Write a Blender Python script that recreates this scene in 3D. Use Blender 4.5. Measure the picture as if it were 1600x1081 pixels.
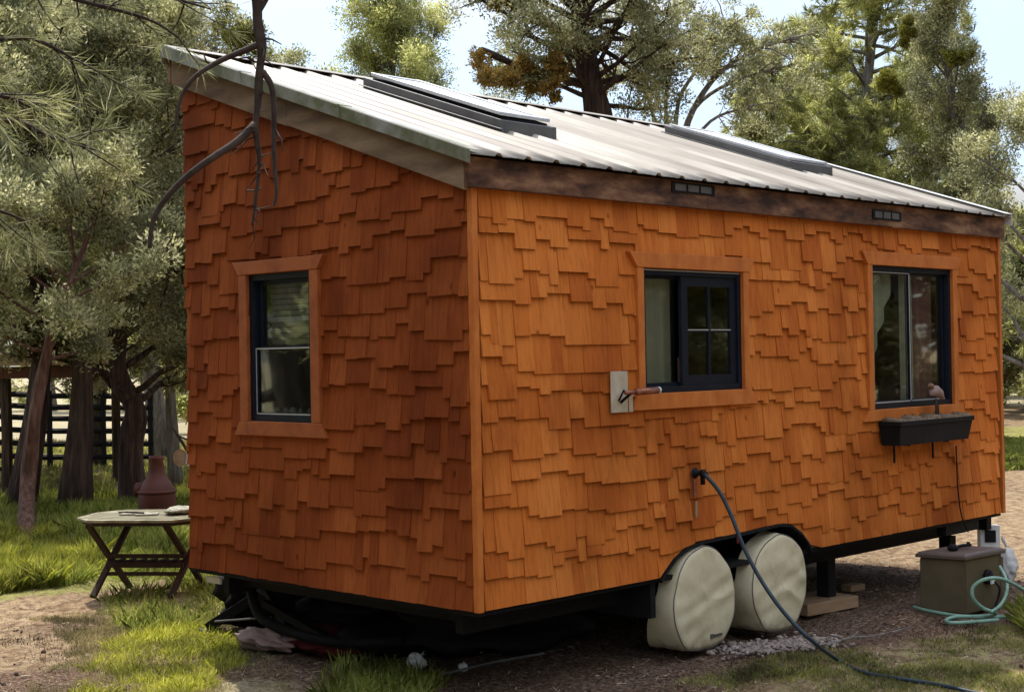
import bpy, math, random
import numpy as np
from mathutils import Vector, Matrix

# ------------------------------------------------------------------ camera, sky, sun
for o in list(bpy.data.objects): bpy.data.objects.remove(o)
scene = bpy.context.scene
COL = scene.collection
YAW, PITCH, ROLL, FPX = 0.7769, 0.00644, -0.01767, 2299.0
CP = np.array([-5.532, -5.738, 1.9206])
_f = np.array([math.cos(PITCH)*math.cos(YAW), math.cos(PITCH)*math.sin(YAW), math.sin(PITCH)])
_r = np.cross(_f, [0, 0, 1]); _r /= np.linalg.norm(_r); _u = np.cross(_r, _f)
CR = math.cos(ROLL)*_r + math.sin(ROLL)*_u
CU = -math.sin(ROLL)*_r + math.cos(ROLL)*_u
cd = bpy.data.cameras.new('camera'); cam = bpy.data.objects.new('camera', cd); COL.objects.link(cam)
m = Matrix.Identity(4)
for i in range(3):
    m[i][0] = CR[i]; m[i][1] = CU[i]; m[i][2] = -_f[i]; m[i][3] = CP[i]
cam.matrix_world = m
cd.sensor_width = 36; cd.lens = FPX/1600*36; cd.clip_start = .05; cd.clip_end = 2000
scene.camera = cam

SUN_AZ = math.radians(22)      # from +Y towards +X
SUN_EL = math.radians(60)
world = bpy.data.worlds.new("World"); scene.world = world; world.use_nodes = True
wn = world.node_tree.nodes; wl = world.node_tree.links; wn.clear()
wo = wn.new('ShaderNodeOutputWorld'); bg = wn.new('ShaderNodeBackground'); sky = wn.new('ShaderNodeTexSky')
sky.sky_type = 'NISHITA'; sky.sun_disc = False; sky.sun_elevation = SUN_EL; sky.sun_rotation = SUN_AZ
sky.altitude = 1200; sky.air_density = 1.0; sky.dust_density = 1.5; sky.ozone_density = 1.0
bg.inputs['Strength'].default_value = 0.145
tc = wn.new('ShaderNodeTexCoord'); mp = wn.new('ShaderNodeMapping'); mp.inputs['Scale'].default_value = (1.6, 1.6, 7.0)
mp.inputs['Location'].default_value = (1.35, .6, .9)
nz = wn.new('ShaderNodeTexNoise'); nz.inputs['Scale'].default_value = 2.1; nz.inputs['Detail'].default_value = 9; nz.inputs['Roughness'].default_value = .55
nz.inputs['Distortion'].default_value = .4
rp = wn.new('ShaderNodeValToRGB'); rp.color_ramp.elements[0].position = .45; rp.color_ramp.elements[1].position = .66; rp.color_ramp.elements[0].color = (.3, .3, .3, 1)
mx = wn.new('ShaderNodeMix'); mx.data_type = 'RGBA'
wl.new(tc.outputs['Generated'], mp.inputs['Vector']); wl.new(mp.outputs[0], nz.inputs['Vector']); wl.new(nz.outputs['Fac'], rp.inputs[0])
wl.new(rp.outputs[0], mx.inputs[0]); wl.new(sky.outputs[0], mx.inputs[6]); mx.inputs[7].default_value = (3.55, 3.4, 3.2, 1)
sx = wn.new('ShaderNodeSeparateXYZ'); wl.new(tc.outputs['Generated'], sx.inputs[0])
zr = wn.new('ShaderNodeMapRange'); zr.inputs['From Min'].default_value = 0.; zr.inputs['From Max'].default_value = .9   # brighter overhead, as under thin cloud
zr.inputs['To Min'].default_value = .42; zr.inputs['To Max'].default_value = 2.1; wl.new(sx.outputs['Z'], zr.inputs['Value'])
mz = wn.new('ShaderNodeVectorMath'); mz.operation = 'SCALE'; wl.new(mx.outputs[2], mz.inputs[0]); wl.new(zr.outputs[0], mz.inputs['Scale'])
wl.new(mz.outputs[0], bg.inputs[0]); wl.new(bg.outputs[0], wo.inputs[0])

sd = bpy.data.lights.new('sun', 'SUN'); sun = bpy.data.objects.new('sun', sd); COL.objects.link(sun)
sd.energy = 2.6; sd.angle = math.radians(.6); sd.color = (1, .94, .84)
sv = Vector((math.sin(SUN_AZ)*math.cos(SUN_EL), math.cos(SUN_AZ)*math.cos(SUN_EL), math.sin(SUN_EL)))
sun.rotation_euler = sv.to_track_quat('Z', 'Y').to_euler(); sun.location = (0, 0, 30)
scene.view_settings.view_transform = 'Standard'; scene.view_settings.look = 'None'
scene.view_settings.gamma = 1; scene.view_settings.exposure = 1.2
scene.render.engine = 'CYCLES'
scene.cycles.max_bounces = 8; scene.cycles.transparent_max_bounces = 12

G = .54       # height of the siding's lower edge above the ground
LN, WD = 6.1, 2.761

# ------------------------------------------------------------------ helpers
def tag(o, label=None, cat=None, group=None, kind=None):
    if label: o['label'] = label
    if cat: o['category'] = cat
    if group: o['group'] = group
    if kind: o['kind'] = kind
    return o

def empty(name, loc, label, cat, group=None):
    o = bpy.data.objects.new(name, None); COL.objects.link(o); o.location = loc; o.empty_display_size = .1
    return tag(o, label, cat, group)

def wloc(o):
    v = Vector((0, 0, 0))
    while o is not None:
        v += o.location; o = o.parent
    return v

def copy_tree(o, parent=None):
    c = o.copy(); COL.objects.link(c); c.parent = parent
    for ch in [x for x in bpy.data.objects if x.parent == o]:
        copy_tree(ch, c)
    return c

def link_mesh(name, me, mat, parent=None, smooth=False):
    o = bpy.data.objects.new(name, me); COL.objects.link(o)
    for mm in (mat if isinstance(mat, (list, tuple)) else [mat]): me.materials.append(mm)
    if parent is not None: o.parent = parent
    if smooth: me.polygons.foreach_set('use_smooth', np.ones(len(me.polygons), bool))
    return o

def np_mesh(name, V, F, mat, parent=None, smooth=False):
    """V (n,3) world coordinates, F (m,k)"""
    V = np.asarray(V, np.float32).reshape(-1, 3).copy(); F = np.asarray(F, np.int32)
    if parent is not None: V -= np.array(wloc(parent), np.float32)
    me = bpy.data.meshes.new(name); k = F.shape[1]
    me.vertices.add(len(V)); me.vertices.foreach_set('co', V.ravel())
    me.loops.add(F.size); me.loops.foreach_set('vertex_index', F.ravel())
    me.polygons.add(len(F)); me.polygons.foreach_set('loop_start', np.arange(0, F.size, k, dtype=np.int32))
    me.polygons.foreach_set('loop_total', np.full(len(F), k, np.int32))
    me.update(calc_edges=True)
    return link_mesh(name, me, mat, parent, smooth)

class MB:
    def __init__(s): s.v = []; s.f = []
    def add(s, vs, fs):
        n = len(s.v); s.v += [tuple(map(float, a)) for a in vs]; s.f += [tuple(i+n for i in f) for f in fs]
    def hexa(s, p):     # 8 points: bottom 4 ccw, top 4 ccw
        s.add(p, [(0, 3, 2, 1), (4, 5, 6, 7), (0, 1, 5, 4), (1, 2, 6, 5), (2, 3, 7, 6), (3, 0, 4, 7)])
    def box(s, x0, x1, y0, y1, z0, z1):
        s.hexa([(x0, y0, z0), (x1, y0, z0), (x1, y1, z0), (x0, y1, z0), (x0, y0, z1), (x1, y0, z1), (x1, y1, z1), (x0, y1, z1)])
    def obox(s, c, ax, ay, az, hx, hy, hz):
        c, ax, ay, az = map(np.array, (c, ax, ay, az)); P = []
        for sz in (-1, 1):
            for a, b in ((-1, -1), (1, -1), (1, 1), (-1, 1)): P.append(c+ax*hx*a+ay*hy*b+az*hz*sz)
        s.hexa(P)
    def bar(s, a, b, w, h, up=(0, 0, 1)):
        a = np.array(a, float); b = np.array(b, float); d = b-a; L = np.linalg.norm(d); d /= L
        x = np.cross(d, up); x /= (np.linalg.norm(x)+1e-9); y = np.cross(x, d)
        s.obox((a+b)/2, d, x, y, L/2, w/2, h/2)
    def tube(s, pts, rad, n=8, cap=True, wob=None):
        P = [np.array(p, float) for p in pts]; k = len(P)
        if not hasattr(rad, '__len__'): rad = [rad]*k
        up = np.array([.13, .31, .94]); base = len(s.v); prev = None
        for i in range(k):
            d = P[min(i+1, k-1)]-P[max(i-1, 0)]; d /= (np.linalg.norm(d)+1e-9)
            x = np.cross(d, up) if prev is None else prev - d*np.dot(prev, d)
            x /= (np.linalg.norm(x)+1e-9); y = np.cross(d, x); prev = x
            for j in range(n):
                a = 2*math.pi*j/n; r = rad[i]*(1 if wob is None else wob(i, j))
                s.v.append(tuple(P[i]+(x*math.cos(a)+y*math.sin(a))*r))
        for i in range(k-1):
            for j in range(n):
                a = base+i*n+j; b = base+i*n+(j+1) % n
                s.f.append((a, b, b+n, a+n))
        if cap:
            s.f.append(tuple(base+j for j in range(n))[::-1]); s.f.append(tuple(base+(k-1)*n+j for j in range(n)))
    def lathe(s, c, prof, n=24, axis='z', cap=True, fn=None):
        base = len(s.v)
        for i, (r, h) in enumerate(prof):
            for j in range(n):
                a = 2*math.pi*j/n; rr = r*(1 if fn is None else fn(a, h))
                q = (math.cos(a)*rr, math.sin(a)*rr, h)
                if axis == 'y': q = (q[0], -q[2], q[1])
                if axis == 'x': q = (q[2], q[0], q[1])
                s.v.append((c[0]+q[0], c[1]+q[1], c[2]+q[2]))
        for i in range(len(prof)-1):
            for j in range(n):
                a = base+i*n+j; b = base+i*n+(j+1) % n; s.f.append((a, b, b+n, a+n))
        if cap:
            s.f.append(tuple(base+j for j in range(n))[::-1]); s.f.append(tuple(base+(len(prof)-1)*n+j for j in range(n)))
    def prism(s, poly, off):      # poly: 3-D polygon, extruded by vector off
        n = len(poly); P = [np.array(p, float) for p in poly]; o = np.array(off, float)
        s.add(P+[p+o for p in P], [tuple(range(n)), tuple(range(2*n-1, n-1, -1))]+[(i, i+n, (i+1) % n+n, (i+1) % n) for i in range(n)])
    def build(s, name, mat, parent=None, smooth=False, bevel=0):
        off = wloc(parent) if parent is not None else Vector((0, 0, 0))
        me = bpy.data.meshes.new(name); me.from_pydata([tuple(Vector(v)-off) for v in s.v], [], s.f)
        me.validate(); me.update()
        import bmesh
        bm = bmesh.new(); bm.from_mesh(me); bmesh.ops.recalc_face_normals(bm, faces=bm.faces); bm.to_mesh(me); bm.free()
        o = link_mesh(name, me, mat, parent, smooth)
        if bevel:
            b = o.modifiers.new('bevel', 'BEVEL'); b.width = bevel; b.segments = 2; b.limit_method = 'ANGLE'
        return o

def smooth_path(P, k=8):
    P = [np.array(p, float) for p in P]; out = []
    for i in range(len(P)-1):
        p0, p1, p2, p3 = P[max(i-1, 0)], P[i], P[i+1], P[min(i+2, len(P)-1)]
        for j in range(k):
            t = j/k; out.append(.5*((2*p1)+(-p0+p2)*t+(2*p0-5*p1+4*p2-p3)*t*t+(-p0+3*p1-3*p2+p3)*t**3))
    out.append(P[-1]); return out
def ray(px, py):
    return _f + CR*(px-800)/FPX + CU*(540.5-py)/FPX
def gp(px, py, z=0.):          # point on the horizontal plane z
    d = ray(px, py); return CP + d*(z-CP[2])/d[2]
def at(px, py, D):             # point at depth D
    return CP + ray(px, py)*D

# ------------------------------------------------------------------ materials
def newmat(name):
    m = bpy.data.materials.new(name); m.use_nodes = True
    nt = m.node_tree; return m, nt, nt.nodes, nt.links, nt.nodes['Principled BSDF']
def N(nodes, t, **kw):
    n = nodes.new(t)
    for k, v in kw.items(): n.inputs[k].default_value = v
    return n
def mapped(nodes, links, scale, coord='Object'):
    t = nodes.new('ShaderNodeTexCoord'); mp = nodes.new('ShaderNodeMapping'); mp.inputs['Scale'].default_value = scale
    links.new(t.outputs[coord], mp.inputs['Vector']); return mp.outputs[0]
def ramp(nodes, links, src, stops):
    r = nodes.new('ShaderNodeValToRGB'); e = r.color_ramp.elements
    while len(e) > 1: e.remove(e[0])
    e[0].position = stops[0][0]; e[0].color = tuple(stops[0][1])+(1,)
    for p, c in stops[1:]:
        k = e.new(p); k.color = tuple(c)+(1,)
    links.new(src, r.inputs[0]); return r.outputs[0]
def mixc(nodes, links, fac, a, b, mode='MIX'):
    m = nodes.new('ShaderNodeMix'); m.data_type = 'RGBA'; m.blend_type = mode
    for s, i in ((fac, 0), (a, 6), (b, 7)):
        if hasattr(s, 'links'): links.new(s, m.inputs[i])
        elif i == 0: m.inputs[0].default_value = s
        else: m.inputs[i].default_value = tuple(s)+(1,)
    return m.outputs[2]

def noisy(name, stops, scale=(6, 6, 6), detail=6, rough=.8, bump=.3, dist=.01, metal=0, nscale=1., spec=.3, island=0., isl_stops=None, bumpscale=None, rand_obj=0):
    m, nt, n, l, b = newmat(name)
    v = mapped(n, l, scale)
    t = N(n, 'ShaderNodeTexNoise', Scale=nscale, Detail=detail, Roughness=.62); l.new(v, t.inputs['Vector'])
    c = ramp(n, l, t.outputs['Fac'], stops)
    if island:
        g = n.new('ShaderNodeNewGeometry')
        ic = ramp(n, l, g.outputs['Random Per Island'], isl_stops or [(0, (1-island,)*3), (1, (1+island,)*3)])
        c = mixc(n, l, 1., c, ic, 'MULTIPLY')
    l.new(c, b.inputs['Base Color']); b.inputs['Roughness'].default_value = rough
    b.inputs['Metallic'].default_value = metal; b.inputs['Specular IOR Level'].default_value = spec
    if bump:
        src = t.outputs['Fac']
        if bumpscale:
            v2 = mapped(n, l, bumpscale); t2 = N(n, 'ShaderNodeTexNoise', Scale=1., Detail=5.); l.new(v2, t2.inputs['Vector']); src = t2.outputs['Fac']
        bp = N(n, 'ShaderNodeBump', Strength=bump, Distance=dist); l.new(src, bp.inputs['Height']); l.new(bp.outputs[0], b.inputs['Normal'])
    return m

def leafmat(name, cols, trans=.35, scale=1.3):
    m, nt, n, l, b = newmat(name)
    g = n.new('ShaderNodeNewGeometry')
    c1 = ramp(n, l, g.outputs['Random Per Island'], [(i/(len(cols)-1), c) for i, c in enumerate(cols)])
    v = mapped(n, l, (scale,)*3); t = N(n, 'ShaderNodeTexNoise', Scale=1., Detail=2.); l.new(v, t.inputs['Vector'])
    c2 = ramp(n, l, t.outputs['Fac'], [(.36, (.52, .52, .50)), (.64, (1.38, 1.34, 1.2))])
    c = mixc(n, l, 1., c1, c2, 'MULTIPLY')
    l.new(c, b.inputs['Base Color']); b.inputs['Roughness'].default_value = .6; b.inputs['Specular IOR Level'].default_value = .25
    tr = n.new('ShaderNodeBsdfTranslucent'); l.new(c, tr.inputs[0])
    ms = n.new('ShaderNodeMixShader'); ms.inputs[0].default_value = trans
    l.new(b.outputs[0], ms.inputs[1]); l.new(tr.outputs[0], ms.inputs[2]); l.new(ms.outputs[0], n['Material Output'].inputs[0])
    return m

def shingle_mat(name, dark, mid, light):
    m, nt, n, l, b = newmat(name)
    g = n.new('ShaderNodeNewGeometry')
    c0 = ramp(n, l, g.outputs['Random Per Island'], [(0, dark), (.3, mid), (.6, mid), (1, light)])
    v = mapped(n, l, (46, 46, 1.8)); t = N(n, 'ShaderNodeTexNoise', Scale=1., Detail=7., Roughness=.65, Distortion=.5); l.new(v, t.inputs['Vector'])
    grain = ramp(n, l, t.outputs['Fac'], [(.28, (.72, .66, .60)), (.5, (1, 1, 1)), (.72, (1.12, 1.14, 1.16))])
    c = mixc(n, l, 1., c0, grain, 'MULTIPLY')
    v2 = mapped(n, l, (1.1, 1.1, .8)); t2 = N(n, 'ShaderNodeTexNoise', Scale=1.3, Detail=5.); l.new(v2, t2.inputs['Vector'])
    blot = ramp(n, l, t2.outputs['Fac'], [(.33, (.62, .55, .52)), (.5, (1, 1, 1)), (.7, (1.2, 1.22, 1.25))])
    c = mixc(n, l, .9, c, blot, 'MULTIPLY')
    vk = mapped(n, l, (5, 5, 3.2)); k = N(n, 'ShaderNodeTexVoronoi', Scale=1.); l.new(vk, k.inputs['Vector'])
    kn = ramp(n, l, k.outputs['Distance'], [(.035, (.35, .22, .18)), (.09, (1, 1, 1))])
    c = mixc(n, l, .75, c, kn, 'MULTIPLY')
    l.new(c, b.inputs['Base Color']); b.inputs['Roughness'].default_value = .8; b.inputs['Specular IOR Level'].default_value = .08
    bp = N(n, 'ShaderNodeBump', Strength=.5, Distance=.004); l.new(t.outputs['Fac'], bp.inputs['Height']); l.new(bp.outputs[0], b.inputs['Normal'])
    return m

M = {}
M['shingle'] = shingle_mat('cedar_shingle', (.38, .096, .017), (.475, .136, .024), (.56, .180, .036))
M['shaded_butt'] = noisy('end_grain_with_shade', [(.3, (.03, .007, .004)), (.7, (.06, .014, .007))], (40, 40, 40), rough=.8, bump=.2)  # end grain, darkened further to draw the shadow line under each butt
M['shingle_end'] = shingle_mat('redder_shaded_cedar_shingle', (.18, .039, .009), (.235, .055, .012), (.29, .077, .018))  # redder cedar, its tone lowered to hold the end wall's shade
M['trim'] = noisy('stained_trim', [(.3, (.37, .098, .014)), (.5, (.46, .132, .020)), (.7, (.52, .17, .032))], (12, 12, 6), rough=.6, bump=.2, dist=.002)
M['trim_vertical'] = M['trim']
M['trim_end'] = noisy('redder_shaded_trim', [(.3, (.22, .055, .012)), (.5, (.31, .082, .018)), (.7, (.36, .105, .024))], (8, 8, 8), rough=.6, bump=.2, dist=.002)  # end wall trim, darkened in colour along with its shaded shingles
M['fascia'] = noisy('weathered_fascia', [(.36, (.03, .015, .009)), (.45, (.08, .036, .020)), (.54, (.14, .065, .034)), (.66, (.26, .15, .08))], (2.2, 7, 7), rough=.8, bump=.3, nscale=1.4)
M['fascia_rake'] = noisy('weathered_rake_board', [(.32, (.09, .058, .032)), (.5, (.175, .118, .068)), (.68, (.25, .175, .105))], (8, 1.5, 8), rough=.85, bump=.3)
M['flashing'] = noisy('mossy_flashing', [(.36, (.12, .13, .06)), (.48, (.21, .205, .155)), (.62, (.30, .295, .265))], (2.5, 2.5, 2.5), rough=.45, bump=.15, metal=.3, nscale=1.6)
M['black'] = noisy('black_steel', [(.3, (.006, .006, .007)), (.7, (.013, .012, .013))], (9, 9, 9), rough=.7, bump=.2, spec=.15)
M['black_frame'] = noisy('black_vinyl', [(.3, (.004, .007, .013)), (.7, (.007, .011, .020))], (9, 9, 9), rough=.4, bump=0, spec=.2)
M['silver'] = noisy('aluminium', [(.3, (.45, .46, .46)), (.7, (.62, .63, .63))], (9, 9, 9), rough=.4, metal=.5, bump=0)
M['grey_metal'] = noisy('grey_flashing', [(.3, (.085, .083, .08)), (.7, (.13, .125, .12))], (7, 7, 7), rough=.45, metal=.3, bump=.1)
M['cover'] = noisy('canvas_cover', [(.3, (.43, .37, .23)), (.5, (.55, .485, .315)), (.7, (.62, .555, .38))], (5, 5, 5), rough=.75, bump=.25, dist=.01, bumpscale=(9, 9, 14))
M['plywood'] = noisy('dark_plywood', [(.3, (.05, .03, .02)), (.7, (.09, .06, .04))], (5, 5, 5))
M['interior'] = noisy('room_wall', [(.3, (.12, .09, .07)), (.7, (.18, .14, .11))], (2, 2, 2), bump=0)
M['curtain'] = noisy('curtain_cloth', [(.3, (.50, .46, .36)), (.7, (.70, .65, .52))], (14, 14, 1), bump=.3)
M['curtain_red'] = noisy('dark_red_cloth', [(.3, (.22, .07, .07)), (.7, (.40, .18, .17))], (14, 14, 1), bump=.3)
M['blind'] = noisy('window_blind', [(.3, (.34, .35, .28)), (.7, (.45, .46, .38))], (2, 2, 2), bump=0)
M['plate'] = noisy('grey_plate', [(.3, (.34, .29, .20)), (.6, (.46, .40, .29)), (.75, (.54, .48, .37))], (12, 12, 12), rough=.5, bump=.1)
M['copper'] = noisy('copper_pipe', [(.3, (.20, .07, .04)), (.7, (.34, .14, .09))], (30, 30, 30), rough=.4, metal=.6, bump=.1)
M['hose'] = noisy('blue_hose', [(.3, (.014, .026, .034)), (.7, (.026, .048, .060))], (20, 20, 20), rough=.45, bump=0, spec=.25)
M['hose_green'] = noisy('green_hose', [(.3, (.15, .27, .20)), (.7, (.23, .38, .29))], (20, 20, 20), rough=.4, bump=0)
M['olive_box'] = noisy('olive_plastic', [(.3, (.080, .062, .032)), (.7, (.115, .09, .050))], (4, 4, 4), rough=.55, bump=.1)
M['brown_lid'] = noisy('brown_lid', [(.3, (.075, .055, .042)), (.7, (.12, .09, .07))], (6, 6, 6), rough=.5, bump=.1)
M['white'] = noisy('white_plastic', [(.3, (.5, .5, .48)), (.7, (.7, .7, .68))], (6, 6, 6), rough=.5, bump=.1)
M['lumber'] = noisy('raw_lumber', [(.3, (.22, .13, .07)), (.7, (.36, .24, .14))], (3, 20, 20), bump=.2)
M['dark_wood'] = noisy('dark_wood', [(.3, (.022, .012, .009)), (.7, (.05, .026, .018))], (20, 20, 5), bump=.2)
M['table_top'] = noisy('weathered_table', [(.3, (.09, .08, .045)), (.5, (.19, .175, .105)), (.7, (.30, .28, .18))], (4, 16, 4), bump=.3)
M['clay'] = noisy('clay', [(.3, (.045, .012, .007)), (.7, (.10, .026, .014))], (4, 4, 4), rough=.6, bump=.2)
M['red_cloth'] = noisy('red_cloth', [(.3, (.06, .005, .007)), (.7, (.12, .01, .014))], (4, 4, 4), bump=.3)
M['pink_cloth'] = noisy('faded_cloth', [(.3, (.22, .14, .12)), (.7, (.34, .24, .20))], (4, 4, 4), bump=.3)
M['soil'] = noisy('soil', [(.3, (.09, .06, .035)), (.7, (.22, .16, .10))], (30, 30, 30), bump=.6)
M['dry_plant'] = noisy('dry_stems', [(.3, (.12, .06, .04)), (.7, (.25, .15, .09))], (30, 30, 30), bump=0)
M['stone'] = noisy('pale_stone', [(.35, (.10, .10, .065)), (.5, (.24, .23, .17)), (.65, (.36, .35, .27))], (22, 22, 22), bump=.5)
M['rubble'] = noisy('pale_rubble', [(.3, (.20, .15, .12)), (.7, (.36, .30, .26))], (22, 22, 22), bump=.5, island=.3)
M['bark'] = noisy('juniper_bark', [(.3, (.018, .011, .009)), (.5, (.05, .031, .024)), (.7, (.11, .07, .052))], (11, 11, .9), rough=.95, bump=1., dist=.10, nscale=1.6)
M['bark_red'] = noisy('reddish_bark', [(.3, (.035, .017, .012)), (.5, (.09, .045, .03)), (.7, (.16, .095, .068))], (9, 9, 1.2), rough=.95, bump=.9, dist=.03, nscale=2)
M['bark_grey'] = noisy('grey_bark', [(.3, (.07, .06, .05)), (.5, (.16, .14, .12)), (.7, (.26, .24, .21))], (9, 9, 1.5), rough=.95, bump=.8, dist=.03, nscale=1.6)
M['branch_dark'] = noisy('dead_branch_bark', [(.3, (.020, .013, .010)), (.7, (.058, .040, .030))], (20, 20, 20), rough=.9, bump=.6)
M['leaf_juniper'] = leafmat('juniper_sprays', [(.15, .165, .075), (.29, .30, .145), (.42, .42, .235), (.58, .57, .39)], trans=.6)
M['leaf_dark'] = leafmat('dark_juniper_sprays', [(.12, .12, .055), (.22, .215, .095), (.32, .305, .155), (.44, .41, .26)], trans=.58)  # darker green sprays, used for whole junipers
M['leaf_bright'] = leafmat('yellow_green_needles', [(.22, .25, .08), (.36, .38, .13), (.49, .50, .19), (.60, .59, .31)], trans=.7)
M['leaf_pine'] = leafmat('pine_needles', [(.17, .19, .08), (.26, .28, .11), (.36, .36, .18), (.50, .48, .33)], trans=.5)
M['leaf_orange'] = leafmat('mistletoe', [(.22, .13, .03), (.30, .19, .045), (.26, .20, .06), (.16, .15, .06)])
M['leaf_olive'] = leafmat('olive_mistletoe', [(.13, .14, .02), (.19, .19, .03), (.24, .23, .04), (.10, .11, .025)])
M['grass_green'] = leafmat('green_grass', [(.14, .19, .03), (.23, .29, .05), (.35, .39, .09), (.46, .45, .17)], trans=.45, scale=2)
M['grass_yellow'] = leafmat('yellow_green_grass', [(.34, .38, .04), (.46, .49, .06), (.56, .57, .10), (.62, .60, .20)], trans=.4, scale=2)
M['grass_dry'] = leafmat('dry_grass', [(.24, .20, .09), (.34, .29, .15), (.42, .37, .21), (.22, .22, .08)], trans=.35, scale=2)
M['litter'] = noisy('needle_litter', [(.3, (.05, .03, .02)), (.7, (.13, .085, .055))], (30, 30, 30), bump=0, island=.6)

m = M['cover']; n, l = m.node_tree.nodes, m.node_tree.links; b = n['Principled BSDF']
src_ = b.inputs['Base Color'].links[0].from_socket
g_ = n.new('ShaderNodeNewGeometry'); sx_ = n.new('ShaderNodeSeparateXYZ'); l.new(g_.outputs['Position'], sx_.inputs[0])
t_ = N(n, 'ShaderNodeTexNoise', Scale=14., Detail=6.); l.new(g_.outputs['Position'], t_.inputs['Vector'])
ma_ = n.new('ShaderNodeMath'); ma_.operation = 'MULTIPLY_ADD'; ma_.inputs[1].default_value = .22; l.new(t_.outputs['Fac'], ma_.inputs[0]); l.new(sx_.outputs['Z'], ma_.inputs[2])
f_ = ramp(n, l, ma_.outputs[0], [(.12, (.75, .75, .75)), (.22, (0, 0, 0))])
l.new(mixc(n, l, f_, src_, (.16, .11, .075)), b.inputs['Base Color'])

# roof sheet
m, nt, n, l, b = newmat('ribbed_metal'); M['roof'] = m
v = mapped(n, l, (1.1, .18, .18)); t = N(n, 'ShaderNodeTexNoise', Scale=2.2, Detail=5.); l.new(v, t.inputs['Vector'])
c = ramp(n, l, t.outputs['Fac'], [(.34, (.15, .122, .092)), (.47, (.24, .21, .165)), (.6, (.35, .32, .265))])
v = mapped(n, l, (12, 2, 2)); t = N(n, 'ShaderNodeTexNoise', Scale=1., Detail=6.); l.new(v, t.inputs['Vector'])
c2 = ramp(n, l, t.outputs['Fac'], [(.3, (.82, .80, .77)), (.6, (1, 1, 1))]); c = mixc(n, l, 1., c, c2, 'MULTIPLY')
l.new(c, b.inputs['Base Color']); b.inputs['Roughness'].default_value = .5; b.inputs['Specular IOR Level'].default_value = .3

def glassmat(name, tint=(.8, .85, .85), refl=.10):
    m, nt, n, l, b = newmat(name); n.remove(b)
    tr = n.new('ShaderNodeBsdfTransparent'); tr.inputs[0].default_value = tint+(1,)
    gl = n.new('ShaderNodeBsdfGlossy'); gl.inputs['Roughness'].default_value = .03; gl.inputs[0].default_value = (.9, .93, .9, 1)
    fr = N(n, 'ShaderNodeLayerWeight', Blend=.5); pw_ = n.new('ShaderNodeMath'); pw_.operation = 'POWER'; pw_.inputs[1].default_value = 3.2; l.new(fr.outputs['Facing'], pw_.inputs[0]); ad = n.new('ShaderNodeMath'); ad.operation = 'ADD'; ad.use_clamp = True; ad.inputs[1].default_value = refl
    v = mapped(n, l, (2, 2, 2)); t = N(n, 'ShaderNodeTexNoise', Scale=1.2, Detail=1.); l.new(v, t.inputs['Vector'])
    bp = N(n, 'ShaderNodeBump', Strength=.08, Distance=.02); l.new(t.outputs['Fac'], bp.inputs['Height'])
    l.new(bp.outputs[0], gl.inputs['Normal'])
    l.new(pw_.outputs[0], ad.inputs[0]); ms = n.new('ShaderNodeMixShader'); l.new(ad.outputs[0], ms.inputs[0])
    l.new(tr.outputs[0], ms.inputs[1]); l.new(gl.outputs[0], ms.inputs[2]); l.new(ms.outputs[0], n['Material Output'].inputs[0])
    return m
M['glass'] = glassmat('window_glass', (.80, .84, .80), .10)
M['screen'] = glassmat('screened_glass', (.72, .74, .70), .04)
M['roof_glass'] = noisy('acrylic_pane', [(.3, (.55, .56, .54)), (.7, (.70, .71, .69))], (3, 3, 3), rough=.25, bump=.05, spec=.5)

# ------------------------------------------------------------------ the ground
def sm(a, b, x): t = np.clip((x-a)/(b-a), 0, 1); return t*t*(3-2*t)
def ell(X, Y, c, rx, ry, ang=0, soft=.5):
    ca, sa = math.cos(ang), math.sin(ang); dx = X-c[0]; dy = Y-c[1]
    d = np.sqrt(((dx*ca+dy*sa)/rx)**2+((-dx*sa+dy*ca)/ry)**2)
    return 1-sm(1-soft, 1+soft, d)
def vnoise(X, Y, s, seed=0):
    out = 0; r = np.random.RandomState(seed)
    for k in range(4):
        for _ in range(3):
            a = r.rand()*6.28; ph = r.rand()*6.28; f = s*(1.9**k)*(.7+.6*r.rand())
            out = out + np.sin((X*math.cos(a)+Y*math.sin(a))*f+ph+1.7*np.sin((Y*math.cos(a)-X*math.sin(a))*f*.6+ph*2))/(1.6**k)/3
    return out
def ground_z(X, Y):
    z = .022*vnoise(X, Y, 1.4, 3)+.008*vnoise(X, Y, 6, 5)
    z = z + .012*vnoise(X, Y, 17, 8)*(1-sm(5, 12, np.hypot(X-.5, Y-1)))
    return z - .012
def axis(a, b, c, d, near, far):
    mid = np.arange(b, c, near); lo = []; x = b; s = near
    while x > a: s *= far; x -= s; lo.append(x)
    hi = []; x = c; s = near
    while x < d: x += s; s *= far; hi.append(x)
    return np.array(lo[::-1]+list(mid)+hi)
ax = axis(-700, -3.2, 6.5, 700, .045, 1.09); ay = axis(-700, -2.6, 7.5, 700, .045, 1.09)
GX, GY = np.meshgrid(ax, ay); GZ = ground_z(GX, GY)*(1-sm(60, 200, np.hypot(GX, GY)))
nx, ny = len(ax), len(ay)
idx = np.arange(nx*ny).reshape(ny, nx)
F = np.stack([idx[:-1, :-1], idx[:-1, 1:], idx[1:, 1:], idx[1:, :-1]], -1).reshape(-1, 4)
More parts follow.
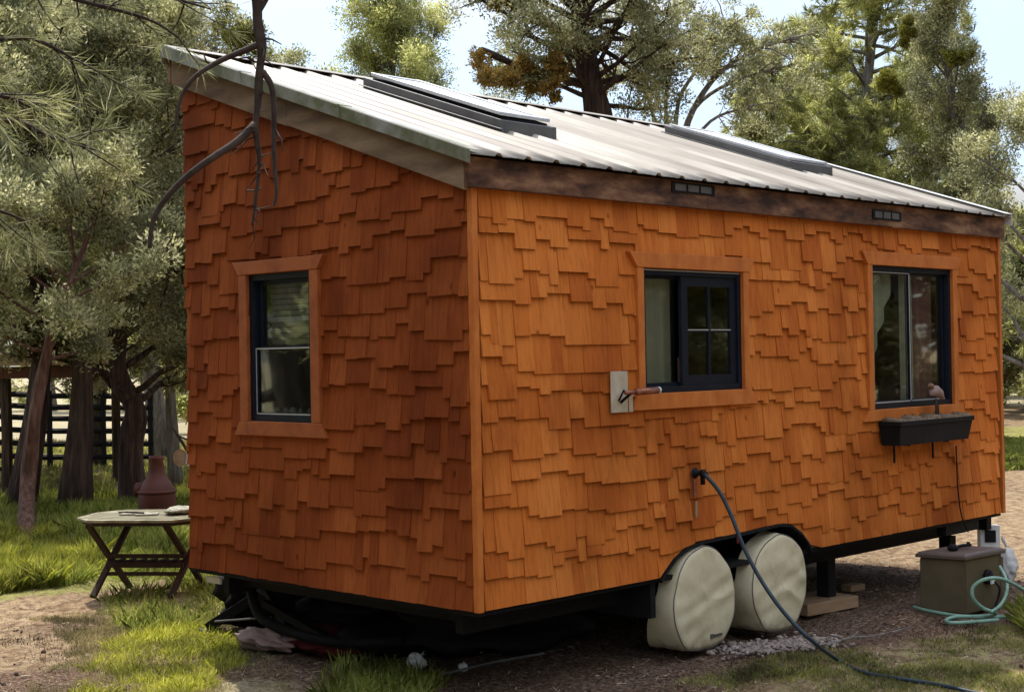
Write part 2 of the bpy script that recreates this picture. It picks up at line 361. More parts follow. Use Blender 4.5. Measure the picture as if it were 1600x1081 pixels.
def ground_weights(X, Y):
    nz = vnoise(X, Y, 2.3, 11)*.35
    d = np.hypot(X+5.5, Y+5.7)
    # litter: under and in front of the trailer
    lit = sm(-.9, .1, X+nz*.8)*(1-sm(2.7, 3.3, Y+nz*.5))*(1-sm(5.6, 6.6, X))
    lit *= 1-.75*ell(X, Y, (2.6, -1.3), 2.6, .75, 0, .5)
    lit = np.maximum(lit, .8*ell(X, Y, (-1.7, 2.3), 1.0, .8, .3, .5))
    lit = np.maximum(lit, .55*ell(X, Y, (.1, 4.0), .8, .35, -.3, .6))
    # green base
    gr = sm(5.2, 6.4, Y+nz)*(1-sm(14, 22, Y))*(1-sm(2, 6, X-Y*.45))
    gr = np.maximum(gr, ell(X, Y, (.75, 3.9), .8, .7, .4, .6)*.45)
    gr = np.maximum(gr, ell(X, Y, (-.55, 2.15), .75, .55, .5, .6)*.5)
    gr = np.maximum(gr, ell(X, Y, (2.6, -1.4), 2.8, .7, 0, .5)*.42)
    
    gr = np.maximum(gr, .8*ell(X, Y, (24, 9), 5, 2.0, .3, .5))
    gr = np.clip(gr+.0*nz, 0, 1)
    # straw
    st = ell(X, Y, (-.35, 1.7), .9, .55, .9, .6)*.9
    st = np.maximum(st, sm(13, 19, Y))
    return np.clip(np.stack([lit, gr, st, np.ones_like(X)], -1), 0, 1)
GW = ground_weights(GX, GY)
m, nt, n, l, b = newmat('ground'); M['ground'] = m
at_ = n.new('ShaderNodeAttribute'); at_.attribute_name = 'patch'; sp = n.new('ShaderNodeSeparateColor'); l.new(at_.outputs['Color'], sp.inputs[0])
v = mapped(n, l, (1, 1, 1))
def tn(s, d=8., r=.65):
    t = N(n, 'ShaderNodeTexNoise', Scale=s, Detail=d, Roughness=r); l.new(v, t.inputs['Vector']); return t.outputs['Fac']
n1, n2, n3, n4 = tn(1.7), tn(9.), tn(38., 4.), tn(.35, 4.)
dirt = ramp(n, l, n2, [(.34, (.12, .075, .042)), (.48, (.26, .182, .108)), (.64, (.40, .30, .185))])
litc = ramp(n, l, n3, [(.32, (.045, .027, .018)), (.5, (.14, .088, .058)), (.68, (.30, .21, .145))])
grn = ramp(n, l, n2, [(.3, (.15, .14, .04)), (.5, (.24, .23, .07)), (.7, (.36, .32, .14))])
strw = ramp(n, l, n3, [(.3, (.22, .18, .11)), (.5, (.36, .31, .19)), (.7, (.50, .44, .29))])
def brk(ch, ns=n1, amt=1.1):
    a = n.new('ShaderNodeMath'); a.operation = 'MULTIPLY_ADD'; l.new(ns, a.inputs[0]); a.inputs[1].default_value = amt; a.inputs[2].default_value = -.5*amt
    c = n.new('ShaderNodeMath'); c.operation = 'ADD'; l.new(a.outputs[0], c.inputs[0]); l.new(ch, c.inputs[1])
    r = ramp(n, l, c.outputs[0], [(.35, (0, 0, 0)), (.6, (1, 1, 1))])
    return r
c = mixc(n, l, brk(sp.outputs['Blue']), dirt, strw)
c = mixc(n, l, brk(sp.outputs['Green'], n2, 1.3), c, grn)
c = mixc(n, l, brk(sp.outputs['Red'], n2, .9), c, litc)
tone = ramp(n, l, n4, [(.3, (.8, .8, .8)), (.7, (1.15, 1.13, 1.1))]); c = mixc(n, l, 1., c, tone, 'MULTIPLY')
l.new(c, b.inputs['Base Color']); b.inputs['Roughness'].default_value = .95; b.inputs['Specular IOR Level'].default_value = .1
bp = N(n, 'ShaderNodeBump', Strength=1., Distance=.035); l.new(n3, bp.inputs['Height']); l.new(bp.outputs[0], b.inputs['Normal'])
go = np_mesh('ground', np.stack([GX, GY, GZ], -1).reshape(-1, 3), F, M['ground'], smooth=True)
ca = go.data.color_attributes.new('patch', 'FLOAT_COLOR', 'POINT'); ca.data.foreach_set('color', GW.reshape(-1).astype(np.float32))
tag(go, kind='structure')

# ------------------------------------------------------------------ the tiny house
house = empty('tiny_house', (0, 0, 0), 'tiny house on a trailer, orange cedar shingles and a sloping white ribbed metal roof', 'tiny house')
SL = .345
def rz(y, off=0.): return G + 2.50 + SL*y + off          # top of the roof plane
def siding_top(y): return rz(y) - .13
ARCH = [(1.55, -.01), (1.60, .04), (1.70, .115), (1.83, .165), (1.98, .185), (2.4, .195), (2.82, .215), (2.96, .20), (3.09, .13), (3.18, .05), (3.21, -.01)]
def arch(x):
    if x <= ARCH[0][0] or x >= ARCH[-1][0]: return 0.
    return max(0., float(np.interp(x, [a for a, _ in ARCH], [c for _, c in ARCH])))
# openings in the walls (local z): u0,u1,z0,z1
OPF = [(1.415, 2.44, 1.135, 1.90), (4.06, 5.27, .935, 2.0)]
OPE = [(1.37, 2.02, .995, 1.92)]

def shingles(name, mat, ulen, topf, ops, to3, seed, archf=None, u_start=0., expo=.178):
    rng = random.Random(seed); mb = MB()
    z = -.0; row = 0
    rows = []
    while z < 3.4: rows.append(z); z += expo*rng.uniform(.94, 1.06)
    for ri, z0 in enumerate(rows):
        u = u_start + (-rng.uniform(0, .1) if ri else 0)
        prev = 0
        while u < ulen:
            w = rng.choice([.06, .075, .09, .105, .12, .14, .165, .20, .24])*rng.uniform(.9, 1.1)
            a = max(u, u_start); bb = min(u+w-.0012, ulen); u += w
            if bb-a < .012: continue
            st = 0 if ri == 0 else rng.choice([-.062, -.048, -.034, -.016, 0, .012, .028, .044])
            st += rng.uniform(-.006, .006) if ri else 0
            if ri: st = max(-.075, min(.05, .5*prev+.95*st))
            prev = st
            zb = z0 + st; zt = z0 + expo + .078
            th = rng.uniform(.024, .036); tl = .002
            skip = False; segs = [(a, bb, zb, zt)]
            for (o0, o1, p0, p1) in ops:
                ns = []
                for (a_, b_, c_, d_) in segs:
                    if b_ <= o0 or a_ >= o1 or d_ <= p0 or c_ >= p1: ns.append((a_, b_, c_, d_)); continue
                    if a_ < o0: ns.append((a_, o0, c_, d_))
                    if b_ > o1: ns.append((o1, b_, c_, d_))
                    aa, b2 = max(a_, o0), min(b_, o1)
                    if c_ < p0-.01: ns.append((aa, b2, c_, p0))
                    if d_ > p1+.01: ns.append((aa, b2, p1, d_))
                segs = ns
            tw = rng.uniform(-.004, .004)
            for (a_, b_, c_, d_) in segs:
                t0, t1 = min(d_, topf(a_)), min(d_, topf(b_))
                c0 = c_+rng.uniform(-.003, .003); c1 = c_+rng.uniform(-.003, .003)
                if archf: c0 = max(c_, archf(a_)); c1 = max(c_, archf(b_))
                if t0-c0 < .01 or t1-c1 < .01: continue
                def tk(z, e): return tl + (th-tl)*max(0., min(1., (zt-z)/(zt-zb))) + e
                # thickness outward, small cupping
                P = [to3(a_, tk(c0, tw*0), c0), to3(b_, tk(c1, tw), c1), to3(b_, -.004, c1), to3(a_, -.004, c0),
                     to3(a_, tk(t0, 0), t0), to3(b_, tk(t1, tw*.3), t1), to3(b_, -.004, t1), to3(a_, -.004, t0)]
                mb.hexa(P)
    o = mb.build(name, [mat, M['shaded_butt']], house)
    cen = np.zeros(len(o.data.polygons)*3, np.float32); nrm = np.zeros_like(cen)
    o.data.polygons.foreach_get('normal', nrm); nrm = nrm.reshape(-1, 3)
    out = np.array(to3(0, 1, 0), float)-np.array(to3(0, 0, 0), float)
    o.data.polygons.foreach_set('material_index', ((np.abs(nrm@out) < .6) & (nrm[:, 2] < -.4)).astype(np.int32))  # only downward butt faces take the painted shadow colour
    return o
# rows overlap: each shingle leans out at its butt; front face at y = 0 .. -0.02
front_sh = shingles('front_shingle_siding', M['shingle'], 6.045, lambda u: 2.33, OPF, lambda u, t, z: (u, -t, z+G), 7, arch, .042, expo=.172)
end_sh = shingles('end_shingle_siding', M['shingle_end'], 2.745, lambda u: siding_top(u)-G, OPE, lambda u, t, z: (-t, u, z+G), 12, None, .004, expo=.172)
front_sh['label'] = 'orange brown cedar shingles on the long wall'; end_sh['label'] = 'reddish cedar shingles on the end wall, their shade painted in'

def wall_with_holes(mb, ulen, ztop, ops, to3box):
    us = sorted(set([0, ulen]+[o[0] for o in ops]+[o[1] for o in ops]))
    for a, bb in zip(us[:-1], us[1:]):
        oo = [o for o in ops if o[0] < (a+bb)/2 < o[1]]
        if not oo: to3box(a, bb, 0, ztop)
        else: to3box(a, bb, 0, oo[0][2]); to3box(a, bb, oo[0][3], ztop)
mb = MB()
def fb(a, c, z0, z1):
    a = max(a, .005)
    if z0 == 0:     # leave the wheel arch open
        xs = sorted(set([a, c]+[x for x, _ in ARCH if a < x < c]))
        for p, q in zip(xs[:-1], xs[1:]):
            h0, h1 = arch(p), arch(q)
            mb.hexa([(p, .004, G+h0), (q, .004, G+h1), (q, .10, G+h1), (p, .10, G+h0), (p, .004, G+z1), (q, .004, G+z1), (q, .10, G+z1), (p, .10, G+z1)])
    else: mb.box(a, c, .004, .10, G+z0, G+z1)
wall_with_holes(mb, LN-.01, 2.36, OPF, fb)
def eb(a, c, z0, z1):
    a = max(a, .101); c = min(c, WD-.01)
    t0 = z1 if z1 < 2.3 else siding_top(a)-G+.06; t1 = z1 if z1 < 2.3 else siding_top(c)-G+.06
    mb.hexa([(.005, a, G+z0), (.005, c, G+z0), (.10, c, G+z0), (.10, a, G+z0), (.005, a, G+t0), (.005, c, G+t1), (.10, c, G+t1), (.10, a, G+t0)])
wall_with_holes(mb, WD, 3., OPE, eb)
# right end and rear walls
for xx in (LN-.10, ):
    mb.hexa([(xx, .101, G), (xx+.09, .101, G), (xx+.09, WD-.01, G), (xx, WD-.01, G), (xx, .101, siding_top(0.1)+.05), (xx+.09, .101, siding_top(0.1)+.05), (xx+.09, WD-.01, siding_top(WD)+.05), (xx, WD-.01, siding_top(WD)+.05)])
mb.box(.101, LN-.101, WD-.11, WD-.01, G, siding_top(WD-.1)+.04)
mb.build('wall_sheathing', M['interior'], house)
mb = MB(); mb.box(.0, LN-.0, .0, WD-.0, G-.03, G-.002); mb.build('floor_deck', M['black'], house)
# rear shingles (simple overlapping courses) so the back is not bare
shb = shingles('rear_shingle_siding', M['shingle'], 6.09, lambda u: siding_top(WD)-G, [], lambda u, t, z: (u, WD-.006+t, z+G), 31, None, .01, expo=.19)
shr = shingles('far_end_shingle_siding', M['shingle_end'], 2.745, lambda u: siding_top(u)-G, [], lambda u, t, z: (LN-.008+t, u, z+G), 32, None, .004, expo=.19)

# corner boards
for (x0, x1) in ((-.024, .018), (6.072, 6.115)):
    mb = MB(); mb.box(x0, x1, -.038, .003, G-.004, G+2.29); mb.build('corner_board', M['trim'], house, bevel=.003)
# fascia boards
mb = MB(); 
for a, c, dz in ((-.075, 2.03, 0), (2.033, 4.3, .002), (4.303, 6.12, -.002)):
    mb.box(a, c, -.072, -.036, G+2.288+dz, G+2.452)
mb.build('eave_fascia', M['fascia'], house, bevel=.003)
def rake(mb, x0, x1, y0, y1, o0, o1):
    mb.hexa([(x0, y0, rz(y0, o0)), (x1, y0, rz(y0, o0)), (x1, y1, rz(y1, o0)), (x0, y1, rz(y1, o0)),
             (x0, y0, rz(y0, o1)), (x1, y0, rz(y0, o1)), (x1, y1, rz(y1, o1)), (x0, y1, rz(y1, o1))])
mb = MB(); rake(mb, -.078, -.040, -.034, 1.52, -.215, -.03); rake(mb, -.0765, -.040, 1.523, 2.79, -.222, -.03)
o = mb.build('rake_fascia', M['fascia_rake'], house, bevel=.003)
mb = MB(); rake(mb, 6.10, 6.135, -.034, 2.79, -.20, -.03); mb.build('rake_fascia', M['fascia'], house)
mb = MB(); mb.box(-.075, 6.13, 2.80, 2.835, rz(2.8, -.22), rz(2.8, -.03)); mb.build('rear_fascia', M['fascia'], house)
# soffit
mb = MB(); rake(mb, -.039, 6.10, -.035, 2.79, -.075, -.035); mb.build('roof_deck', M['plywood'], house)
# roof sheet with ribs
xs = []; x = -.118
prof = [(-.118, 0), (-.06, 0)]
k = .10
while k < 6.1:
    prof += [(k-.032, 0), (k-.012, .018), (k+.012, .018), (k+.032, 0), (k+.09, .0015), (k+.10, .004), (k+.11, .0015), (k+.135, .0015), (k+.145, .004), (k+.155, .0015)]
    k += .2286
prof = [p_ for p_ in prof if p_[0] < 6.12]+[(6.135, 0)]
ysr = [-.128]+list(np.linspace(.1, 2.6, 8))+[2.80]
V = []; 
for y in ysr:
    for (x, h) in prof: V.append((x, y-h*SL*.3, rz(y, h)+.002*math.sin(x*3+y*1.7)))
npf = len(prof); F = [(i*npf+j, i*npf+j+1, (i+1)*npf+j+1, (i+1)*npf+j) for i in range(len(ysr)-1) for j in range(npf-1)]
roof = np_mesh('roof', V, F, M['roof'], house)
so = roof.modifiers.new('solid', 'SOLIDIFY'); so.thickness = .002; so.offset = -1
mb = MB()   # rake flashing
for (y0, y1, e) in ((-.131, .98, 0), (.95, 1.95, .003), (1.92, 2.83, .006)):
    rake(mb, -.124-e, -.120-e, y0, y1, -.052, .020+e); rake(mb, -.1195-e, -.03, y0, y1, .0215+e, .0245+e)
mb.build('rake_flashing', M['flashing'], roof)
mb = MB(); rake(mb, 6.136, 6.14, -.131, 2.83, -.07, .03); rake(mb, 6.02, 6.1355, -.131, 2.83, .025, .03); mb.build('rake_flashing', M['white'], roof)
mb = MB(); rake(mb, -.12, 6.14, 2.71, 2.83, .030, .033); mb.box(-.12, 6.14, 2.831, 2.835, rz(2.83, -.10), rz(2.83, .033)); mb.build('ridge_cap', M['roof'], roof)

# fascia vents
for (x0, x1, z0, z1) in ((1.66, 2.10, 2.375, 2.440), (4.02, 4.43, 2.335, 2.405)):
    mb = MB(); mb.box(x0, x1, -.080, -.0725, G+z0, G+z1)
    fr = mb.build('vent', M['black'], house)
    for k in range(3):
        w = (x1-x0-.08)/3; a = x0+.03+k*(w+.01)
        mb = MB(); mb.box(a, a+w-.012, -.083, -.0805, G+z0+.012, G+z1-.012); mb.build('vent_grille', M['grey_metal'], fr)

# skylights
def skylight(x0, x1, y0, y1, lid, labelx):
    def bx(mb, a, c, p, q, o0, o1):
        mb.hexa([(a, p, rz(p, o0)), (c, p, rz(p, o0)), (c, q, rz(q, o0)), (a, q, rz(q, o0)), (a, p, rz(p, o1)), (c, p, rz(p, o1)), (c, q, rz(q, o1)), (a, q, rz(q, o1))])
    mb = MB(); t = .035
    bx(mb, x0, x0+t, y0, y1, -.0, .082); bx(mb, x1-t, x1, y0, y1, -.0, .082)
    bx(mb, x0+t, x1-t, y0, y0+t, -.0, .080); bx(mb, x0+t, x1-t, y1-t, y1, -.0, .080)
    bx(mb, x0-.03, x0-.001, y0-.03, y1+.02, .02, .028)
    s = mb.build('skylight', M['grey_metal'], house, bevel=.004); s['label'] = labelx
    mb = MB(); bx(mb, x0+.05, x1-.05, y0+.04, y1-.05, .0805, .0925); mb.build('gasket', M['black'], s)
    mb = MB(); e = lid
    bx(mb, x0+.03, x0+.07, y0+.03, y1-.05, .093+e, .118+e); bx(mb, x1-.07, x1-.03, y0+.03, y1-.05, .093+e, .118+e)
    bx(mb, x0+.07, x1-.07, y0+.03, y0+.08, .093+e, .117+e); bx(mb, x0+.07, x1-.07, y1-.10, y1-.05, .093+e, .117+e)
    mb.build('skylight_lid', M['silver'], s, bevel=.003)
    mb = MB(); bx(mb, x0+.07, x1-.07, y0+.08, y1-.10, .100+e, .108+e); mb.build('skylight_glass', M['roof_glass'], s)
skylight(1.15, 1.68, .90, 2.26, .012, 'skylight nearer the corner, dark grey frame and pale glass lid')
skylight(4.47, 5.10, .93, 2.20, -.008, 'skylight nearer the far end of the roof')

# windows -------------------------------------------------------------
def trap(mb, to3, u0, u1, u2, u3, z0, z1, t0, t1):    # bottom u0..u1 at z0, top u2..u3 at z1
    mb.hexa([to3(u0, t0, z0), to3(u1, t0, z0), to3(u1, t1, z0), to3(u0, t1, z0), to3(u2, t0, z1), to3(u3, t0, z1), to3(u3, t1, z1), to3(u2, t1, z1)])
F3 = lambda u, t, z: (u, -t, z+G)
E3 = lambda u, t, z: (-t, u, z+G)
def window(op, to3, trim, label, flare, sw, head, sill, kind):
    u0, u1, z0, z1 = op
    def bx(mb, a, c, p, q, t0, t1): trap(mb, to3, a, c, a, c, p, q, t0, t1)
    # black frame, deeper than the siding
    mb = MB(); f = .038
    bx(mb, u0, u0+f, z0, z1, -.07, .020); bx(mb, u1-f, u1, z0, z1, -.07, .020)
    bx(mb, u0+f, u1-f, z0, z0+f, -.07, .019); bx(mb, u0+f, u1-f, z1-f, z1, -.07, .019)
    w = mb.build('window', M['black_frame'], house); w['label'] = label
    mb = MB(); trap(mb, to3, u0-sw+.0, u1+sw, u0-sw-flare, u1+sw+flare, z1+.002, z1+head, .0, .050); mb.build('head_trim', trim, w, bevel=.003)
    for (a, c) in ((u0-sw, u0-.001), (u1+.001, u1+sw)):
        mb = MB(); bx(mb, a, c, z0-.001, z1+.001, .0, .046); mb.build('side_trim', trim, w, bevel=.003)
    mb = MB(); trap(mb, to3, u0-sw-flare, u1+sw+flare, u0-sw, u1+sw, z0-sill, z0-.002, .0, .052); mb.build('sill', trim, w, bevel=.003)
    a, c, p, q = u0+f, u1-f, z0+f, z1-f
    def sash(a, c, p, q, d, mat, wd, glass, name='sash'):
        mb = MB(); bx(mb, a, a+wd, p, q, d-.012, d+.012); bx(mb, c-wd, c, p, q, d-.012, d+.012)
        bx(mb, a+wd, c-wd, p, p+wd, d-.0118, d+.0118); bx(mb, a+wd, c-wd, q-wd, q, d-.0118, d+.0118)
        s = mb.build(name, mat, w)
        mb = MB(); bx(mb, a+wd, c-wd, p+wd, q-wd, d-.003, d+.001); mb.build('pane', glass, s)
        return s
    def line(s, a, c, p, q, d, mat=None, name='edge_strip'):
        mb = MB(); bx(mb, a, c, p, q, d, d+.003); mb.build(name, mat or M['silver'], s)
    if kind == 'slider_grid':
        mid = a+(c-a)*.47
        s = sash(a, mid, p, q, -.035, M['black_frame'], .022, M['screen'])
        s = sash(mid-.075, c, p, q, -.005, M['black_frame'], .062, M['glass'])
        A, B, P_, Q = mid-.075+.062, c-.062, p+.062, q-.062; um = (A+B)/2; zm = (P_+Q)/2
        mb = MB(); bx(mb, um-.010, um+.010, P_, Q, -.004, .006); bx(mb, A, um-.0105, zm-.009, zm+.009, -.004, .006); bx(mb, um+.0105, B, zm-.009, zm+.009, -.004, .006)
        mb.build('muntin', M['black_frame'], s)
        line(s, A, um-.012, zm+.002, zm+.008, .0062); line(s, um+.012, B, zm+.002, zm+.008, .0062)
        line(w, u0+.01, u1-.01, z1-.012, z1-.006, .020)
    if kind == 'slider':
        mid = a+(c-a)*.475
        s = sash(a, mid+.03, p, q, -.006, M['black_frame'], .020, M['glass'])
        line(s, mid+.008, mid+.016, p+.01, q-.01, .0062); line(s, a+.005, mid, p+.004, p+.012, .0062); line(s, a+.005, mid, q-.012, q-.006, .0062)
        s = sash(mid+.03, c, p, q, -.032, M['black_frame'], .020, M['glass'])
        line(s, mid+.05, c-.005, p+.004, p+.012, -.0195)
    if kind == 'hung':
        zm = p+(q-p)*.49
        s = sash(a, c, zm-.01, q, -.035, M['black_frame'], .03, M['glass'])
        s = sash(a, c, p, zm+.015, -.008, M['black_frame'], .016, M['screen'])
        line(s, a+.004, c-.004, zm-.002, zm+.006, .0042); line(s, a+.004, a+.011, p+.006, zm-.002, .0042); line(s, a+.004, c-.004, p+.004, p+.012, .0042)
        line(s, c-.011, c-.004, p+.012, zm-.002, .0042)
    return w
w1 = window(OPF[0], F3, M['trim'], 'square black window with a four-pane grid in its right half', .075, .062, .095, .10, 'slider_grid')
w2 = window(OPF[1], F3, M['trim'], 'tall black sliding window above the planter box', .075, .068, .10, .085, 'slider')
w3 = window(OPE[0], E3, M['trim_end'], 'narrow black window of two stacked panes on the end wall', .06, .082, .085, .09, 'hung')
# curtains and blind inside
def curtain(mb, to3, u0, u1, z0, z1, d, amp=.015, k=60, taper=0):
    n_ = 26
    for i in range(n_):
        a = u0+(u1-u0)*i/n_; c = u0+(u1-u0)*(i+1)/n_
        ya = d+amp*math.sin(a*k); yc = d+amp*math.sin(c*k)
        za = z0+taper*(i/n_); zc = z0+taper*((i+1)/n_)
        mb.hexa([to3(a, ya, za), to3(c, yc, zc), to3(c, yc-.003, zc), to3(a, ya-.003, za), to3(a, ya, z1), to3(c, yc, z1), to3(c, yc-.003, z1), to3(a, ya-.003, z1)])
mb = MB(); curtain(mb, F3, 4.02, 4.30, .9, 1.99, -.10); curtain(mb, F3, 4.30, 4.56, 1.35, 1.99, -.10, taper=.5); curtain(mb, F3, 4.70, 4.86, .9, 1.99, -.10); mb.build('curtain', M['curtain'], house)
mb = MB(); curtain(mb, F3, 4.88, 5.22, .9, 1.99, -.11); mb.build('curtain', M['curtain_red'], house)
mb = MB(); curtain(mb, F3, 1.38, 1.86, 1.1, 1.88, -.11, .006, 40); mb.build('curtain', M['curtain'], house)
mb = MB(); curtain(mb, F3, 2.02, 2.12, 1.1, 1.35, -.18, .006, 40); mb.build('curtain', M['curtain_red'], house)
mb = MB()
for i in range(12): mb.hexa([E3(1.39, -.14, 1.48+i*.036), E3(2.0, -.14, 1.48+i*.036), E3(2.0, -.145, 1.48+i*.036), E3(1.39, -.145, 1.48+i*.036), E3(1.39, -.13, 1.51+i*.036), E3(2.0, -.13, 1.51+i*.036), E3(2.0, -.135, 1.51+i*.036), E3(1.39, -.135, 1.51+i*.036)])
mb.build('window_blind', M['blind'], house)
mb = MB(); mb.hexa([E3(1.39, -.11, 1.62), E3(2.0, -.11, 1.62), E3(2.0, -.12, 1.62), E3(1.39, -.12, 1.62), E3(1.39, -.11, 1.65), E3(2.0, -.11, 1.65), E3(2.0, -.12, 1.65), E3(1.39, -.12, 1.65)]); mb.build('curtain_rail', M['white'], house)
mb = MB()
for i, (y, r_) in enumerate(((1.88, .018), (1.80, .012), (1.72, .02), (1.64, .012), (1.55, .015))):
    mb = MB(); mb.lathe((.085, y, G+1.035), [(r_, 0), (r_*1.2, .02), (r_*.5, .045)], 8); mb.build('pebble', M['stone'], house)

# steel plate with its turned handle beside the square window
mb = MB(); mb.box(1.085, 1.24, -.048, -.042, G+1.03, G+1.275); mb.box(1.24, 1.275, -.0565, -.0535, G+1.03, G+1.14)
pl = mb.build('mounting_plate', M['plate'], house, bevel=.003)
mb = MB(); mb.tube([(1.17, -.05, G+1.09), (1.18, -.10, G+1.13), (1.20, -.12, G+1.15)], .009, 8); mb.tube([(1.15, -.05, G+1.10), (1.155, -.09, G+1.165)], .006, 6); mb.build('bracket', M['black'], pl, smooth=True)
mb = MB(); mb.tube([(1.13, -.12, G+1.148), (1.23, -.12, G+1.150)], .012, 10); mb.tube([(1.23, -.12, G+1.150), (1.43, -.12, G+1.155)], .021, 12); mb.build('handle', M['copper'], pl, smooth=True)
mb = MB(); mb.lathe((1.43, -.12, G+1.155), [(.023, 0), (.023, .015), (.012, .022)], 10, axis='x'); mb.build('handle_cap', M['silver'], pl)

# spigot
mb = MB(); mb.lathe((1.89, -.038, G+.62), [(.035, 0), (.035, .006), (.018, .01), (.016, .05)], 12, axis='y'); mb.tube([(1.89, -.06, G+.62), (1.89, -.09, G+.62), (1.89, -.10, G+.60), (1.89, -.10, G+.55)], .016, 10)
sp_ = mb.build('spigot', M['black'], house, smooth=True)
mb = MB(); mb.tube([(1.87, -.05, G+.58), (1.87, -.05, G+.47)], .012, 8); mb.build('pipe_stub', M['copper'], sp_)
for xx, zz in ((1.893, .44), ):
    mb = MB(); mb.box(xx-.010, xx+.010, -.046, -.040, G+zz-.10, G+zz); mb.build('pale_strip', M['lumber'], sp_)

# trailer
mb = MB()
for y in (.24, 2.5): mb.box(.12, 5.95, y, y+.06, G-.17, G-.034)
for x in np.arange(.30, 5.9, .60): mb.box(x, x+.05, .301, 2.499, G-.13, G-.036)
mb.box(.22, .28, .30, 2.62, G-.13, G-.0335); mb.box(5.951, 6.03, .05, 2.7, G-.14, G-.0335)
trl = mb.build('trailer_frame', M['black'], house)
mb = MB()
for cx in (1.965, 2.80): mb.tube([(cx, .2, .34), (cx, 2.55, .34)], .045, 10)
mb.bar((1.6, .30, .36), (3.1, .30, .36), .06, .05)
mb.build('axle', M['black'], trl)
# fender box above the wheels
mb = MB()
xs = [x for x, _ in ARCH]
for (x0, h0), (x1, h1) in zip(ARCH[:-1], ARCH[1:]):
    h0 = max(h0, -.12); h1 = max(h1, -.12)
    mb.hexa([(x0, .105, G+h0+.01), (x1, .105, G+h1+.01), (x1, .62, G+h1+.01), (x0, .62, G+h0+.01), (x0, .105, G+h0+.016), (x1, .105, G+h1+.016), (x1, .62, G+h1+.016), (x0, .62, G+h0+.016)])
mb.box(1.5, 3.25, .62, .626, G-.10, G+.23); mb.box(1.50, 1.548, .02, .62, G-.25, G-.031); mb.box(3.212, 3.25, .105, .62, G-.20, G-.031)
mb.build('wheel_fender', M['black'], trl)
# arch edge band
mb = MB()
for (x0, h0), (x1, h1) in zip(ARCH[:-1], ARCH[1:]):
    mb.hexa([(x0, -.034, G+h0-.022), (x1, -.034, G+h1-.022), (x1, .104, G+h1-.022), (x0, .104, G+h0-.022), (x0, -.034, G+h0-.003), (x1, -.034, G+h1-.003), (x1, .104, G+h1-.003), (x0, .104, G+h0-.003)])
mb.build('arch_band', M['black'], house)
mb = MB(); mb.box(2.325, 2.345, -.040, -.0345, G+.13, G+.20); mb.build('red_tag', M['red_cloth'], house)
mb = MB(); mb.lathe((2.40, .60, G+.10), [(.018, 0), (.018, .02)], 10, axis='y'); mb.build('bolt_cap', M['silver'], house)
# tyre covers over wheels
def covered_wheel(cx, y0, r, seed, lab):
    rng = np.random.RandomState(seed)
    mb = MB(); mb.lathe((cx, y0+.26, r), [(.20, .02), (r-.07, .03), (r-.055, .05), (r-.055, .18), (r-.07, .21), (.15, .20)], 32, axis='y')
    wh = mb.build('wheel', M['black'], trl, smooth=True); wh['label'] = lab
    ph = rng.rand(8)*6.28
    def fn(a, h):
        # a: 0 = +x, pi/2 = up ; sag at ground
        s = 1+.016*math.sin(3*a+ph[0])+.010*math.sin(7*a+ph[1])+.005*math.sin(13*a+ph[2]+h*20)
        if math.sin(a) < -.80: s *= (.80/abs(math.sin(a)))**.55*1.02
        return s
    prof = [(r*1.02, -.31), (r*1.02, -.26), (r*1.00, -.20), (r*1.01, -.14), (r*1.0, -.08), (r*1.005, -.03), (r*.985, .0), (r*.965, .012), (r*.90, .020), (r*.75, .026), (r*.6, .030), (r*.45, .033), (r*.3, .034), (r*.18, .034), (r*.08, .034), (r*.01, .034)]
    V = []; n_ = 72; F = []
    for (rr, h) in prof:
        for j in range(n_):
            a = 2*math.pi*j/n_; s = fn(a, h)
            wr = 0
            if rr < r*.96:
                x_ = math.cos(a)*rr; z_ = math.sin(a)*rr; x_ *= 1/r; z_ *= 1/r
                wr = (.034 if seed == 4 else .014)*(abs(math.sin(5.5*z_+1.2*x_+ph[3]+.8*math.sin(3*x_+ph[4])))**.6-.5)*max(0, 1-abs(z_-.1))*(.35+.65*(x_ > -.2)) + .005*math.sin(17*z_-5*x_+ph[5])
                wr *= 1
            q = (cx+math.cos(a)*rr*s*.93, y0-(h if h > -.05 else -.05+(h+.05)*(.30+.70*min(1, max(0, .15-math.sin(a)*.9))))+wr*.9*(rr < r*.96)*(1 if rr > .02 else 1), max(.004, r+math.sin(a)*rr*s))
            V.append(q)
    for i in range(len(prof)-1):
        for j in range(n_):
            a = i*n_+j; c = i*n_+(j+1) % n_; F.append((a, c, c+n_, a+n_))
    lastc = (len(prof)-1)*n_; V[lastc:] = [V[lastc]]*n_
    for j in range(n_): V[lastc+j] = tuple(np.mean([V[lastc-n_+q2] for q2 in range(n_)], 0)+np.array([.001*math.cos(j), 0, .001*math.sin(j)]))
    cv = np_mesh('tyre_cover', V, F, M['cover'], wh, smooth=True)
    # seam piping
    mb = MB(); pts = []
    for j in range(49):
        a = 2*math.pi*j/48; s = fn(a, 0); pts.append((cx+math.cos(a)*r*.985*s*.93, y0-.006, max(.008, r+math.sin(a)*r*.985*s)))
    mb.tube(pts, .004, 5, cap=False); mb.build('seam', M['grey_metal'], cv)
    return cv
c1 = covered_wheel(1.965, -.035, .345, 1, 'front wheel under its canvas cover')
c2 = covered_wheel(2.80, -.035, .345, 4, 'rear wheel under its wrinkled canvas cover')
mb = MB()   # faint maker's mark: small square and three tiny bars
mb.box(1.99, 2.018, -.071, -.060, .105, .133)
for k, (a, c) in enumerate(((2.024, 2.055), (2.060, 2.075), (2.080, 2.105))): mb.box(a, c, -.071, -.060, .112, .126)
mb.build('printed_mark', M['grey_metal'], c1)
